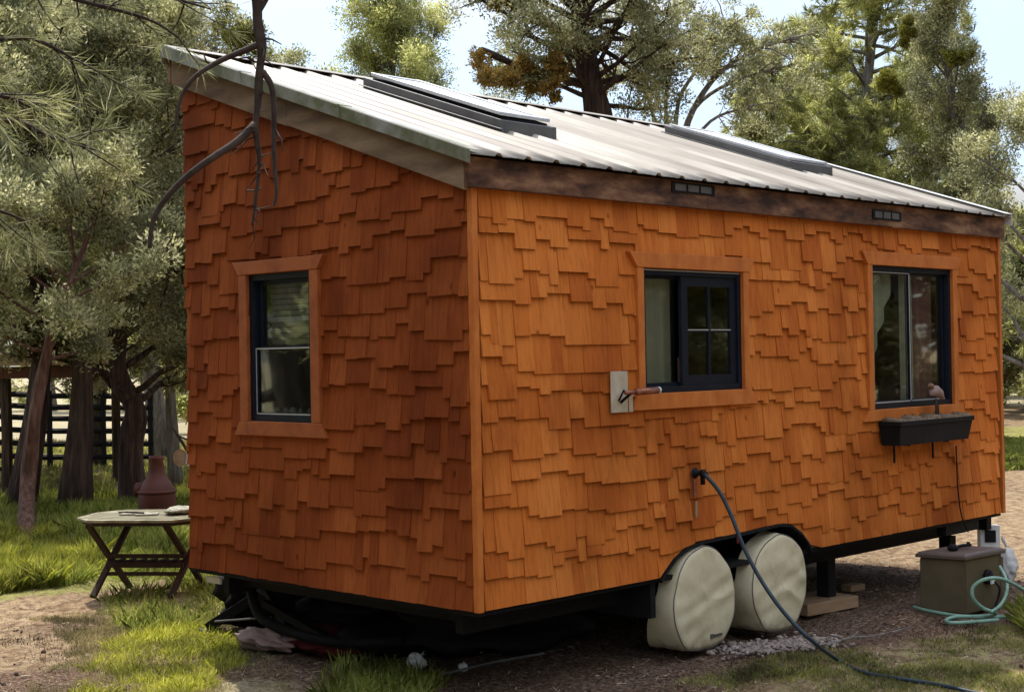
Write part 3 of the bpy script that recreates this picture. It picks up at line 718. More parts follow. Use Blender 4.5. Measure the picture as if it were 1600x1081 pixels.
# stabiliser jack at the near left
def AB(a, c): return a, c
jx, jy = .42, 2.78
mb = MB(); mb.bar((.30, 3.02, .06), (.62, 2.62, .38), .085, .07); mb.bar((.62, 2.30, .07), (.40, 2.80, .40), .08, .06)
mb.bar((.36, 2.10, .09), (.45, 2.62, .42), .05, .045)
jk = mb.build('stabiliser_jack', M['black'], trl, bevel=.004)
mb = MB(); mb.bar((.34, 2.78, .40), (.70, 2.40, .05), .07, .05); mb.bar((.30, 2.35, .30), (.36, 1.75, .12), .06, .05); mb.build('lower_arm', M['black'], jk, bevel=.004)
mb = MB(); mb.tube(smooth_path([(.32, 2.55, .40), (.26, 2.35, .22), (.30, 2.05, .14), (.36, 1.6, .12), (.5, 1.2, .16)]), .035, 9); mb.build('drain_pipe', M['black'], trl, smooth=True)
mb = MB(); mb.box(.25, .37, 2.96, 3.08, .02, .05); mb.build('jack_foot', M['grey_metal'], jk)
mb = MB(); mb.tube([(.30, 2.94, .11), (.48, 2.52, .16)], .008, 8); mb.build('jack_screw', M['grey_metal'], jk)
mb = MB(); mb.lathe((.40, 2.72, .36), [(.05, 0), (.05, .03)], 14, axis='x'); mb.build('jack_gear', M['black'], jk)
mb = MB(); mb.box(-.004, .010, 2.42, 2.58, G-.085, G-.045); mb.build('pale_plate', M['plate'], trl)
for (x, y) in ((5.65, .25), (4.9, 2.4), (.5, 2.4), (3.9, .3)):
    mb = MB(); mb.box(x-.05, x+.05, y-.05, y+.05, .09, G-.171); s = mb.build('support_post', M['black'], trl)
    mb = MB(); mb.box(x-.1, x+.1, y-.1, y+.1, -.03, .09); mb.build('block', M['lumber'], s)
mb = MB(); mb.box(5.2, 5.75, .02, .10, G-.11, G-.0335); mb.build('step_bracket', M['black'], trl)
mb = MB(); mb.tube([(5.26, -.05, G+.60), (5.27, -.05, G+.30), (5.30, -.05, G+.12), (5.33, -.055, G+.02), (5.45, -.04, G-.10)], .006, 6); mb.build('cable', M['black'], house)

# ------------------------------------------------------------------ planter box under the tall window
pb = empty('planter_box', (4.5, -.12, G+.66), 'long black plastic planter box hanging below the tall sliding window', 'planter')
x0, x1, z0, z1 = 4.12, 5.235, G+.668, G+.842
mb = MB(); t = .012
o_ = [(x0+.02, -.195, z0), (x1-.05, -.195, z0), (x1-.05, -.045, z0), (x0+.02, -.045, z0)]
i_ = [(x0, -.215, z1), (x1, -.215, z1), (x1, -.040, z1), (x0, -.040, z1)]
mb.add(o_+i_, [(0, 3, 2, 1), (0, 1, 5, 4), (1, 2, 6, 5), (2, 3, 7, 6), (3, 0, 4, 7)])
bd = mb.build('box_body', M['black'], pb); s_ = bd.modifiers.new('s', 'SOLIDIFY'); s_.thickness = .010; s_.offset = -1
mb = MB(); mb.box(x0-.006, x1+.006, -.222, -.2155, z1-.03, z1+.004); mb.box(x0-.006, x0-.0005, -.2155, -.04, z1-.03, z1+.004); mb.box(x1+.0005, x1+.006, -.2155, -.04, z1-.03, z1+.004); mb.build('rim', M['black'], bd, bevel=.002)
mb = MB(); rng = random.Random(4)
nn = 24
for i in range(nn):
    a = x0+.02+(x1-x0-.04)*i/nn; c = a+(x1-x0-.04)/nn
    h = lambda u: z1+.006+.016*math.sin(u*23)+.012*math.sin(u*51)
    mb.hexa([(a, -.20, z0+.08), (c, -.20, z0+.08), (c, -.05, z0+.08), (a, -.05, z0+.08), (a, -.20, h(a)), (c, -.20, h(c)), (c, -.05, h(c)+.01), (a, -.05, h(a)+.01)])
mb.build('soil', M['soil'], pb, smooth=True)
mb = MB()
for i in range(40):
    x = rng.uniform(x0+.05, x1-.05); y = rng.uniform(-.19, -.06); mb.tube([(x, y, z1-.01), (x+rng.uniform(-.03, .03), y+rng.uniform(-.02, .02), z1+rng.uniform(.01, .05))], .003, 4)
tag(mb.build('dry_stubble', M['dry_plant'], pb), kind='stuff')
for x in (4.30, 4.88):
    mb = MB(); mb.box(x-.008, x+.008, -.060, -.050, z0-.14, z0); mb.bar((x, -.028, z0-.005), (x, -.19, z0-.005), .012, .006); mb.build('bracket', M['black'], pb)
fg = empty('bird_ornament', (4.82, -.12, z1), 'small brown bird-like garden ornament standing in the planter box', 'ornament')
mb = MB()
mb.tube([(4.785, -.14, z1-.02), (4.79, -.14, z1+.06), (4.80, -.13, z1+.10)], .007, 6); mb.tube([(4.85, -.12, z1-.02), (4.84, -.12, z1+.06), (4.82, -.12, z1+.10)], .007, 6)
mb.build('legs', M['branch_dark'], fg)
mb = MB(); mb.tube([(4.75, -.13, z1+.125), (4.77, -.13, z1+.14), (4.81, -.125, z1+.145), (4.86, -.12, z1+.13), (4.90, -.12, z1+.10)], [.008, .024, .030, .024, .008], 10)
mb.build('body', M['pink_cloth'], fg, smooth=True)
mb = MB(); mb.tube([(4.775, -.13, z1+.15), (4.755, -.13, z1+.175), (4.74, -.13, z1+.178), (4.72, -.13, z1+.165)], [.012, .014, .010, .002], 8); mb.build('head', M['dry_plant'], fg, smooth=True)
fg.scale = (1.45, 1.45, 1.45)

# ------------------------------------------------------------------ hoses
def on_y(px, py, y):
    d = ray(px, py); t = (y-CP[1])/d[1]; return CP+d*t
hp = [(1.89, -.10, G+.625)]+[tuple(on_y(px, py, y)) for px, py, y in ((1102, 742, -.17), (1124, 768, -.25), (1143, 806, -.33), (1160, 850, -.42), (1180, 890, -.52), (1205, 930, -.65), (1235, 968, -.78), (1268, 1000, -.92))]
hp += [tuple(gp(1310, 1031, .03)), tuple(gp(1350, 1050, .016)), tuple(gp(1400, 1059, .016)), tuple(gp(1470, 1070, .012)), tuple(gp(1560, 1090, .012))]
hz = empty('garden_hose', hp[0], 'dark blue hose curving from the wall spigot down past the covered wheels', 'hose')
mb = MB(); mb.tube(smooth_path(hp), .0125, 10); mb.build('hose_line', M['hose'], hz, smooth=True)
mb = MB(); a = np.array(hp[0]); c = np.array(hp[1]); mb.tube([a+(0, 0, .0), a*.45+c*.55, c], [.021, .021, .019], 12); mb.build('hose_grip', M['black'], hz, smooth=True)
P = [(4.15, -.34, .05), (4.33, -.60, .03)]
g3 = [tuple(gp(px, py, z)) for px, py, z in ((1428, 948, .02), (1455, 955, .02), (1500, 962, .02), (1540, 962, .03))]
g3 += [tuple(at(px, py, D)) for px, py, D in ((1556, 957, 10.3), (1536, 950, 10.25), (1521, 935, 10.2), (1520, 918, 10.2), (1535, 906, 10.2), (1558, 903, 10.25), (1580, 910, 10.35), (1605, 925, 10.5))]
gh = empty('coiled_hose', g3[3], 'pale green garden hose looped beside the olive utility box', 'hose')
mb = MB(); mb.tube(smooth_path(g3), .0135, 8)
g4 = [tuple(gp(px, py, .02)) for px, py in ((1600, 962), (1545, 964), (1500, 963), (1480, 967), (1482, 972), (1510, 972), (1560, 968))]
mb.tube(smooth_path(g4), .0135, 8)
g5 = [tuple(at(px, py, D)) for px, py, D in ((1562, 885, 10.7), (1572, 905, 10.5), (1573, 925, 10.4), (1563, 945, 10.3), (1548, 956, 10.25))]
mb.tube(smooth_path(g5), .012, 8)
mb.build('hose_coil', M['hose_green'], gh, smooth=True)

# ------------------------------------------------------------------ utility box
ub = empty('utility_box', (4.6, -.4, 0), 'olive plastic utility box with a brown lid standing by the far end of the trailer', 'utility box')
A_ = np.array([4.275, -.254]); B_ = np.array([4.339, -.59]); C_ = np.array([4.826, -.635]); D_ = C_+(A_-B_)
def quadbox(mb, q, z0, z1, grow=0., grow2=None):
    c = sum(q)/4; g2 = grow if grow2 is None else grow2
    f_ = lambda p, g: p+(p-c)/np.linalg.norm(p-c)*g
    mb.hexa([tuple(f_(p, grow))+(z0,) for p in q]+[tuple(f_(p, g2))+(z1,) for p in q])
q = [B_, C_, D_, A_]
mb = MB(); quadbox(mb, q, -.01, .385, 0, -.004); bxo = mb.build('box_body', M['olive_box'], ub, bevel=.012)
mb = MB(); quadbox(mb, q, .386, .412, .028, .030); quadbox(mb, q, .4125, .428, .022, .0); lid = mb.build('lid', M['brown_lid'], ub, bevel=.004)
fn_ = (A_-B_)/np.linalg.norm(A_-B_); fo = (C_-B_)/np.linalg.norm(C_-B_)
for s0, s1 in ((.0, .035), (.455, .489)):
    mb = MB(); a = B_+fo*s0; c = B_+fo*s1; mb.hexa([tuple(a-fn_*.006)+(0,), tuple(c-fn_*.006)+(0,), tuple(c+fn_*.004)+(0,), tuple(a+fn_*.004)+(0,), tuple(a-fn_*.006)+(.36,), tuple(c-fn_*.006)+(.36,), tuple(c+fn_*.004)+(.36,), tuple(a+fn_*.004)+(.36,)]); mb.build('corner_rib', M['olive_box'], ub)
mb = MB(); c = B_+fo*.27-fn_*.012
mb.lathe((c[0], c[1]+.0, .235), [(.055, -.01), (.055, .012), (.04, .018)], 18, axis='y'); inl = mb.build('power_inlet', M['black'], ub, smooth=True)
mb = MB(); mb.box(c[0]-.005, c[0]+.05, c[1]-.03, c[1]-.019, .185, .235); mb.build('plug', M['white'], inl)
mb = MB(); mb.tube(smooth_path([(c[0]+.04, c[1]-.03, .20), (c[0]+.055, c[1]-.06, .15), (c[0]+.05, c[1]-.05, .08), (c[0]+.02, c[1]-.04, .02)]), .008, 6); mb.build('cord', M['black'], inl, smooth=True)
# ladle-like tap lying on the lid
bl = empty('garden_tap', (4.62, -.45, .43), 'dark metal tap with a round end lying on the utility box lid', 'tap')
pt = (A_+B_+C_+D_)/4; u_ = fo
mb = MB(); mb.tube([tuple(pt-u_*.07)+(.448,), tuple(pt+u_*.02)+(.455,), tuple(pt+u_*.13)+(.450,)], [.010, .013, .012], 8); mb.build('stem', M['black'], bl, smooth=True)
mb = MB(); p_ = pt-u_*.10; mb.lathe((p_[0], p_[1], .428), [(.025, .0), (.040, .012), (.040, .03), (.02, .048), (.004, .05)], 14); mb.build('round_end', M['black'], bl, smooth=True)
mb = MB(); p_ = pt+u_*.10; mb.lathe((p_[0], p_[1], .44), [(.012, 0), (.012, .03), (.018, .034)], 10); mb.build('knob', M['black'], bl)
# grey service things behind the box
sb = empty('service_pedestal', (5.35, .05, 0), 'small white power pedestal with a dark socket behind the utility box', 'power pedestal')
p0 = at(1545, 852, 12.35)
mb = MB(); mb.obox((p0[0], p0[1], .33), CR, np.cross([0, 0, 1], CR), (0, 0, 1), .085, .04, .10); ps = mb.build('socket_box', M['white'], sb, bevel=.006)
mb = MB(); mb.obox((p0[0]-_f[0]*.045, p0[1]-_f[1]*.045, .34), CR, np.cross([0, 0, 1], CR), (0, 0, 1), .045, .006, .05); mb.build('socket', M['black'], ps)
mb = MB(); mb.box(p0[0]-.04, p0[0]+.04, p0[1]-.03, p0[1]+.03, -.02, .23); mb.build('post', M['lumber'], sb)
bag = empty('crumpled_bag', (5.2, -.3, 0), 'crumpled white plastic bag between the utility box and the power pedestal', 'bag')
rngb = np.random.RandomState(5)
def crumple(c, r, flat, n1=14, n2=9, amp=.28, seed=0, name='sheet', mat=None, parent=None):
    rg = np.random.RandomState(seed); V = []; F = []
    fr = rg.randn(6, 3)*2.4; ph = rg.rand(6)*6.28
    for i in range(n2+1):
        th = math.pi*i/n2
        for j in range(n1):
            a = 2*math.pi*j/n1; d = np.array([math.sin(th)*math.cos(a), math.sin(th)*math.sin(a), math.cos(th)])
            s = 1+amp*sum(np.sin(fr[k]@d*(1+k*.5)+ph[k]) for k in range(6))/2.2+rg.uniform(-.05, .05)
            V.append(np.array(c)+d*s*np.array(r)*np.array([1, 1, flat]))
    V = np.array(V); V[:, 2] = np.maximum(V[:, 2], -.01)
    for i in range(n2):
        for j in range(n1):
            a = i*n1+j; b2 = i*n1+(j+1) % n1; F.append((a, b2, b2+n1, a+n1))
    return np_mesh(name, V, F, mat, parent, smooth=True)
pbg = at(1575, 880, 11.75); crumple((pbg[0], pbg[1], .17), (.06, .07, .13), 1., 26, 18, .16, 3, 'bag_body', M['white'], bag)
mb = MB(); mb.tube([(pbg[0]-.02, pbg[1], .33), (pbg[0]-.05, pbg[1]+.02, .40), (pbg[0], pbg[1]+.03, .36)], .012, 6); mb.build('bag_knot', M['white'], bag)

# lumber offcuts
def plank(px0, py0, px1, py1, w, h, label, mat, z=0.):
    a = gp(px0, py0); c = gp(px1, py1); d = (c-a)/np.linalg.norm(c-a); s_ = np.array([-d[1], d[0], 0])
    mb = MB(); mid = (a+c)/2+s_*w/2; mb.obox((mid[0], mid[1], h/2+z), d, s_, (0, 0, 1), np.linalg.norm(c-a)/2, w/2, h/2)
    o = mb.build('lumber_offcut', mat, bevel=.004); return tag(o, label, 'plank')
plank(1262, 963, 1342, 948, .38, .085, 'short thick wooden board on the ground behind the rear wheel', M['lumber'])
o = plank(1330, 925, 1352, 921, .1, .05, 'small pale block of wood in the shade under the trailer', M['lumber'])

# things stored under the near end, and black heaps added to block light
und = gp(470, 1015)
c = crumple((.30, 2.33, .06), (.13, .26, .07), 1., 30, 18, .18, 8, 'sack', M['pink_cloth']); tag(c, 'faded pink sack lying under the left edge of the trailer', 'sack')
c = crumple((.52, 2.05, .07), (.22, .42, .09), 1., 30, 18, .18, 11, 'red_cloth', M['red_cloth']); tag(c, 'dark red cloth bundle lying in the shade under the trailer', 'cloth')
c = crumple((1.55, 1.45, .17), (1.05, .55, .26), 1., 40, 20, .15, 21, 'black_light_blocker', M['black']); tag(c, 'black tarpaulin heap added to darken the space under the trailer', 'blocker')
c = crumple((1.15, 2.15, .15), (.65, .50, .23), 1., 40, 20, .15, 22, 'black_light_blocker', M['black']); tag(c, 'smaller black tarpaulin heap added to block light behind the stabiliser jack', 'blocker')
c = crumple((1.0, 3.0, .22), (.55, .22, .26), 1., 40, 20, .15, 26, 'black_light_blocker', M['black']); tag(c, 'black tarpaulin heap added to block light under the rear left corner', 'blocker')
c = crumple((3.6, 2.2, .1), (.8, .35, .2), 1., 40, 20, .15, 23, 'earth_mound', M['litter']); tag(c, kind='structure')
for i, (px, py, r_, lab) in enumerate(((625, 983, .07, 'upper white paper scrap under the corner of the trailer'), (648, 1022, .075, 'middle white paper scrap under the corner of the trailer'), (651, 1046, .06, 'lowest white paper scrap under the corner, beside the grass'), (748, 1020, .035, 'small grey paper scrap in the dark right of the trailer corner'), (724, 1051, .03, 'tiny white scrap at the edge of the grass below the corner'))):
    p = gp(px, py); c = crumple((p[0], p[1], .035), (r_*.6, r_*1.1, r_*1.1), .8, 12, 8, .3, 40+i, 'paper_scrap', M['white']); tag(c, lab, 'paper scrap', 'scraps under the trailer')
a = gp(690, 1053, .03); c2_ = gp(850, 1020, .06)
mb = MB(); mb.tube([a, (a+c2_)/2+np.array([0, 0, .01]), c2_], .008, 6); o = mb.build('metal_rod', M['grey_metal']); tag(o, 'thin grey metal rod lying under the long wall near the corner', 'rod')
pq = [gp(520, 972, .09), gp(560, 976, .09)]
for i, (px, py, lab) in enumerate(((530, 962, 'pale plank end stored under the end wall'), (545, 973, 'second pale plank end, the lower one under the end wall'))):
    p = gp(px, py+12, .10); mb = MB(); mb.obox((p[0], p[1], .12), CR, _f, (0, 0, 1), .11, .03, .014); o = mb.build('plank_end', M['lumber']); tag(o, lab, 'plank', 'planks under the end wall')
    
# rubble by the wheels
V = []; F = []; rg = np.random.RandomState(9)
for i in range(900):
    t_ = rg.rand(); c0 = gp(1145, 1018)*(1-t_)+gp(1290, 1003)*t_; x, y = c0[0]+rg.randn()*.10, c0[1]+rg.randn()*.09
    r_ = rg.uniform(.004, .018); z = .006+rg.rand()*.014; base = len(V)
    d8 = np.array([(-1, -1, -1), (1, -1, -1), (1, 1, -1), (-1, 1, -1), (-1, -1, 1), (1, -1, 1), (1, 1, 1), (-1, 1, 1)])*rg.uniform(.5, 1.1, (8, 3))*r_
    a = rg.rand()*3; R_ = np.array([[math.cos(a), -math.sin(a), 0], [math.sin(a), math.cos(a), 0], [0, 0, .7]])
    V += list(d8@R_.T+(x, y, z)); F += [[base+k for k in f] for f in ((0, 3, 2, 1), (4, 5, 6, 7), (0, 1, 5, 4), (1, 2, 6, 5), (2, 3, 7, 6), (3, 0, 4, 7))]
o = np_mesh('rubble', V, F, M['rubble']); tag(o, 'pale broken rubble spread on the ground below the tyre covers', 'rubble', kind='stuff')
st = [gp(1290, 1008, .02), gp(1330, 996, .03), gp(1365, 993, .02), gp(1425, 979, .02)]
mb = MB(); mb.tube(smooth_path(st, 4), [.012-.0006*i for i in range(13)], 6); mb.tube([st[1], st[1]+np.array([.12, .02, .02])], .006, 5); o = mb.build('stick', M['bark_grey']); tag(o, 'pale bare stick on the ground right of the rear wheel', 'stick')

# ------------------------------------------------------------------ folding table
tcx = gp(234, 925)          # centre of its footprint
tb = empty('folding_table', (tcx[0], tcx[1], 0), 'weathered octagonal folding table with dark crossed legs left of the house', 'table')
e1 = np.array([CR[0], CR[1], 0]); e1 /= np.linalg.norm(e1); e2 = np.array([-e1[1], e1[0], 0])
a = -.12; e1, e2 = e1*math.cos(a)+e2*math.sin(a), -e1*math.sin(a)+e2*math.cos(a)
TC = np.array([tcx[0], tcx[1], 0]); zt = .625
T = lambda a, c, z: TC+e1*a+e2*c+np.array([0, 0, z])
mb = MB(); oc = [(-.54, -.20), (-.54, .20), (-.36, .42), (.36, .42), (.54, .20), (.54, -.20), (.36, -.42), (-.36, -.42)]
mb.prism([T(x, y, zt) for x, y in oc], (0, 0, .022)); tt = mb.build('table_top', M['table_top'], tb, bevel=.004)
mb = MB()
for yy in np.arange(-.35, .36, .1): mb.bar(T(-.5 if abs(yy) < .25 else -.38, yy, zt+.0235), T(.5 if abs(yy) < .25 else .38, yy, zt+.0235), .004, .002)
mb.build('slat_gap', M['dark_wood'], tt)
mb = MB(); oc2 = [(x*.92, y*.92) for x, y in oc]; mb.prism([T(x, y, zt-.03) for x, y in oc2], (0, 0, .029)); mb.build('apron', M['dark_wood'], tb)
for sx in (-.33, .33):
    for sgn in (-1, 1):
        mb = MB(); mb.bar(T(sx+.012*sgn-.07*sgn*1.0, -.26*sgn, .0), T(sx+.012*sgn+.07*sgn*1.1, .26*sgn, zt-.03), .032, .05, up=e1); mb.build('leg', M['dark_wood'], tb, bevel=.003)
mb = MB()
for yy in (-.12, .12): mb.bar(T(-.33, yy*.8, .24), T(.33, yy*.8, .24), .022, .04)
for xx in np.linspace(-.28, .28, 7): mb.bar(T(xx, -.085, .268), T(xx+.03, .085, .268), .035, .012)
mb.bar(T(-.33, -.06, .31), T(.33, -.06, .31), .02, .035); mb.bar(T(-.33, -.10, .17), T(.33, -.10, .17), .02, .03)
mb.build('stretcher', M['dark_wood'], tb)
ob = empty('open_booklet', T(-.12, .05, zt+.025), 'pale papers and a stick lying on the octagonal table', 'papers')
mb = MB(); mb.obox(T(-.12, .0, zt+.030), e1, e2, (0, 0, 1), .11, .07, .006); mb.obox(T(-.0, -.03, zt+.030), (e1*.97+e2*.24), (e2*.97-e1*.24), (0, 0, 1), .09, .06, .005); mb.build('papers', M['stone'], ob)
mb = MB(); mb.tube([T(-.28, .06, zt+.035), T(-.18, .0, zt+.045), T(-.02, -.05, zt+.042)], .008, 6); mb.build('twig', M['branch_dark'], ob)
c = crumple(T(.27, .05, zt+.055), (.15, .13, .035), 1., 22, 12, .10, 55, 'speckled_dish', M['stone']); tag(c, 'speckled pale stone dish on the table against the house corner', 'dish')

# ------------------------------------------------------------------ chiminea
cc = gp(246, 824); cc = np.array([cc[0], cc[1], 0.])
ch = empty('chiminea', cc, 'reddish brown clay chiminea with a tall neck behind the table', 'chiminea')
mb = MB(); mb.lathe(cc, [(.14, .02), (.19, .10), (.215, .22), (.215, .36), (.205, .44), (.16, .53), (.115, .58), (.095, .66), (.078, .78), (.085, .795), (.085, .83), (.07, .83), (.06, .76)], 28); bo = mb.build('pot', M['clay'], ch, smooth=True)
mb = MB(); mb.lathe(cc, [(.218, .40), (.226, .41), (.226, .435), (.210, .44)], 28, cap=False); mb.build('ring', M['clay'], bo, smooth=True)
vv = (CP-cc); vv[2] = 0; vv /= np.linalg.norm(vv); sd_ = -np.array([CR[0], CR[1], 0])
mb = MB(); mb.tube([cc+sd_*.17+(0, 0, .44), cc+sd_*.25+(0, 0, .45)], [.09, .075], 14); mb.build('mouth', M['clay'], bo, smooth=True)
mb = MB()
for k in range(3):
    a = k*2.09; mb.tube([cc+np.array([.12*math.cos(a), .12*math.sin(a), .10]), cc+np.array([.19*math.cos(a), .19*math.sin(a), -.01])], .02, 6)
mb.build('stand', M['black'], ch)
# round disc ornament and dark stakes at the wall edge
dd = gp(292, 800); 
orn = empty('garden_stake', dd, 'pale round disc on dark crossed stakes just left of the house wall', 'garden ornament')
D0 = 18.2
mb = MB(); p = at(283, 697, D0); q_ = at(305, 735, D0); mb.tube([at(270, 668, D0), at(284, 690, D0), at(300, 716, D0), (at(300, 716, D0)[0], at(300, 716, D0)[1], 0)], [.012, .02, .018, .016], 6)
mb.tube([at(277, 680, D0), at(300, 690, D0)], .012, 6); mb.build('stake', M['branch_dark'], orn)
mb = MB(); dc = at(281, 715, D0); mb.obox(dc, CR, CU, _f, .01, .01, .01)
s = MB(); pts_ = []
for j in range(14): pts_.append(dc+CR*.085*math.cos(j*math.pi/7)+CU*.11*math.sin(j*math.pi/7))
s.prism(pts_, _f*.02); s.build('disc', M['lumber'], orn)
s = MB(); pts_ = []; dc = at(296, 718, D0)
for j in range(12): pts_.append(dc+CR*.06*math.cos(j*math.pi/6)+CU*.08*math.sin(j*math.pi/6))
s.prism(pts_, _f*.02); s.build('disc', M['white'], orn)

# ------------------------------------------------------------------ corral fence
D1 = 25.8
fe = empty('corral_fence', gp(60, 790), 'black steel corral fence panel with seven rails behind the tree trunks', 'fence')
def fpt(px, zf): # fence line runs slightly away to the left
    D = D1+(px-60)*.004; p = at(px, 700, D); return np.array([p[0], p[1], zf])
zs = [.10, .34, .57, .80, 1.02, 1.22, 1.42]
for zf in zs:
    mb = MB(); pts_ = [fpt(px, zf-.02*math.sin(px*.02)-(px*.0006)) for px in (-260, -180, -90, 0, 70, 160, 240)]
    mb.tube(pts_, .05, 6); mb.build('rail', M['black'], fe)
for px in (-240, -110, -30, 78, 162, 236):
    mb = MB(); mb.tube([fpt(px, -.05), fpt(px, 1.45)], .05, 6); mb.build('post', M['black'], fe)

# ------------------------------------------------------------------ plank shelter behind the trunks
D2 = 21.0
sh = empty('plank_shelter', gp(60, 780), 'low rustic shelter with a brown plank roof among the left junipers', 'shelter')
def spt(px, D, z): p = at(px, 560, D); return np.array([p[0], p[1], z])
mb = MB(); mb.hexa([spt(-260, D2, 1.90), spt(196, D2, 1.90), spt(200, D2+2.2, 2.02), spt(-260, D2+2.2, 2.02), spt(-260, D2, 2.07), spt(176, D2, 2.07), spt(190, D2+2.2, 2.12), spt(-260, D2+2.2, 2.12)])
mb.build('roof_edge', M['lumber'], sh)
mb = MB(); mb.bar(spt(-260, D2+.15, 1.80), spt(190, D2+.15, 1.80), .12, .17); mb.build('beam', M['clay'], sh)
for px in (-200, 8):
    mb = MB(); a = spt(px, D2+.2, 0); c = spt(px, D2+.2, 1.75); mb.tube([a, (a+c)/2+np.array([.02, .01, 0]), c], .08, 7); mb.build('post', M['bark'], sh)
for px in (-60, 180):
    mb = MB(); a = spt(px, D2+2.1, 0); c = spt(px, D2+2.1, 2.0); mb.tube([a, c], .07, 7); mb.build('post', M['bark'], sh)
# ------------------------------------------------------------------ TREES
def leaf_quads(C, Dr, L, Wd, rng):
    """kite leaves: centres C, directions Dr (unit), lengths, widths"""
    n = len(C); rnd = rng.normal(size=(n, 3)); side = np.cross(Dr, rnd); side /= (np.linalg.norm(side, axis=1, keepdims=True)+1e-9)
    L = np.asarray(L).reshape(-1, 1)*np.ones((n, 1)); Wd = np.asarray(Wd).reshape(-1, 1)*np.ones((n, 1))
    a = C-Dr*L*.5; t = C+Dr*L*.5; m1 = C-Dr*L*.05+side*Wd*.5; m2 = C-Dr*L*.05-side*Wd*.5
    return np.stack([a, m1, t, m2], 1)
def clump(rng, c, r, n, flat=.8, L=.075, Wd=.035, up=.4):
    d = rng.normal(size=(n, 3)); d /= np.linalg.norm(d, axis=1, keepdims=True)
    rad = r*(rng.rand(n, 1)**.45); lump = 1+.35*np.sin(d@rng.normal(size=3)*3+rng.rand()*6)[:, None]
    C = c+d*rad*lump*np.array([1, 1, flat])
    Dr = d+rng.normal(size=(n, 3))*.5+np.array([0, 0, up]); Dr /= np.linalg.norm(Dr, axis=1, keepdims=True)
    return leaf_quads(C, Dr, L*rng.uniform(.6, 1.3, n), Wd*rng.uniform(.6, 1.2, n), rng)
def tuft(rng, c, axis_, n, L=.15, Wd=.006, spread=1.0):
    d = rng.normal(size=(n, 3))*spread*.6+axis_; d /= np.linalg.norm(d, axis=1, keepdims=True)
    s = rng.uniform(-.06, .02, (n, 1)); Lr = L*rng.uniform(.7, 1.15, n)
    C = c+axis_*s+d*(Lr[:, None]*.5)
    return leaf_quads(C, d, Lr, Wd, rng)
def leaves_obj(name, chunks, mat, parent):
    V = np.concatenate(chunks).reshape(-1, 3); F = np.arange(len(V)).reshape(-1, 4)
    return np_mesh(name, V, F, mat, parent)
def curve(rng, a, d, L, k=6, wob=.15, droop=0., lift=0.):
    P = [np.array(a, float)]; d = np.array(d, float); d /= np.linalg.norm(d)
    for i in range(k):
        d = d+rng.normal(size=3)*wob+np.array([0, 0, lift-droop*(i/k)]); d /= np.linalg.norm(d); P.append(P[-1]+d*L/k)
    return P

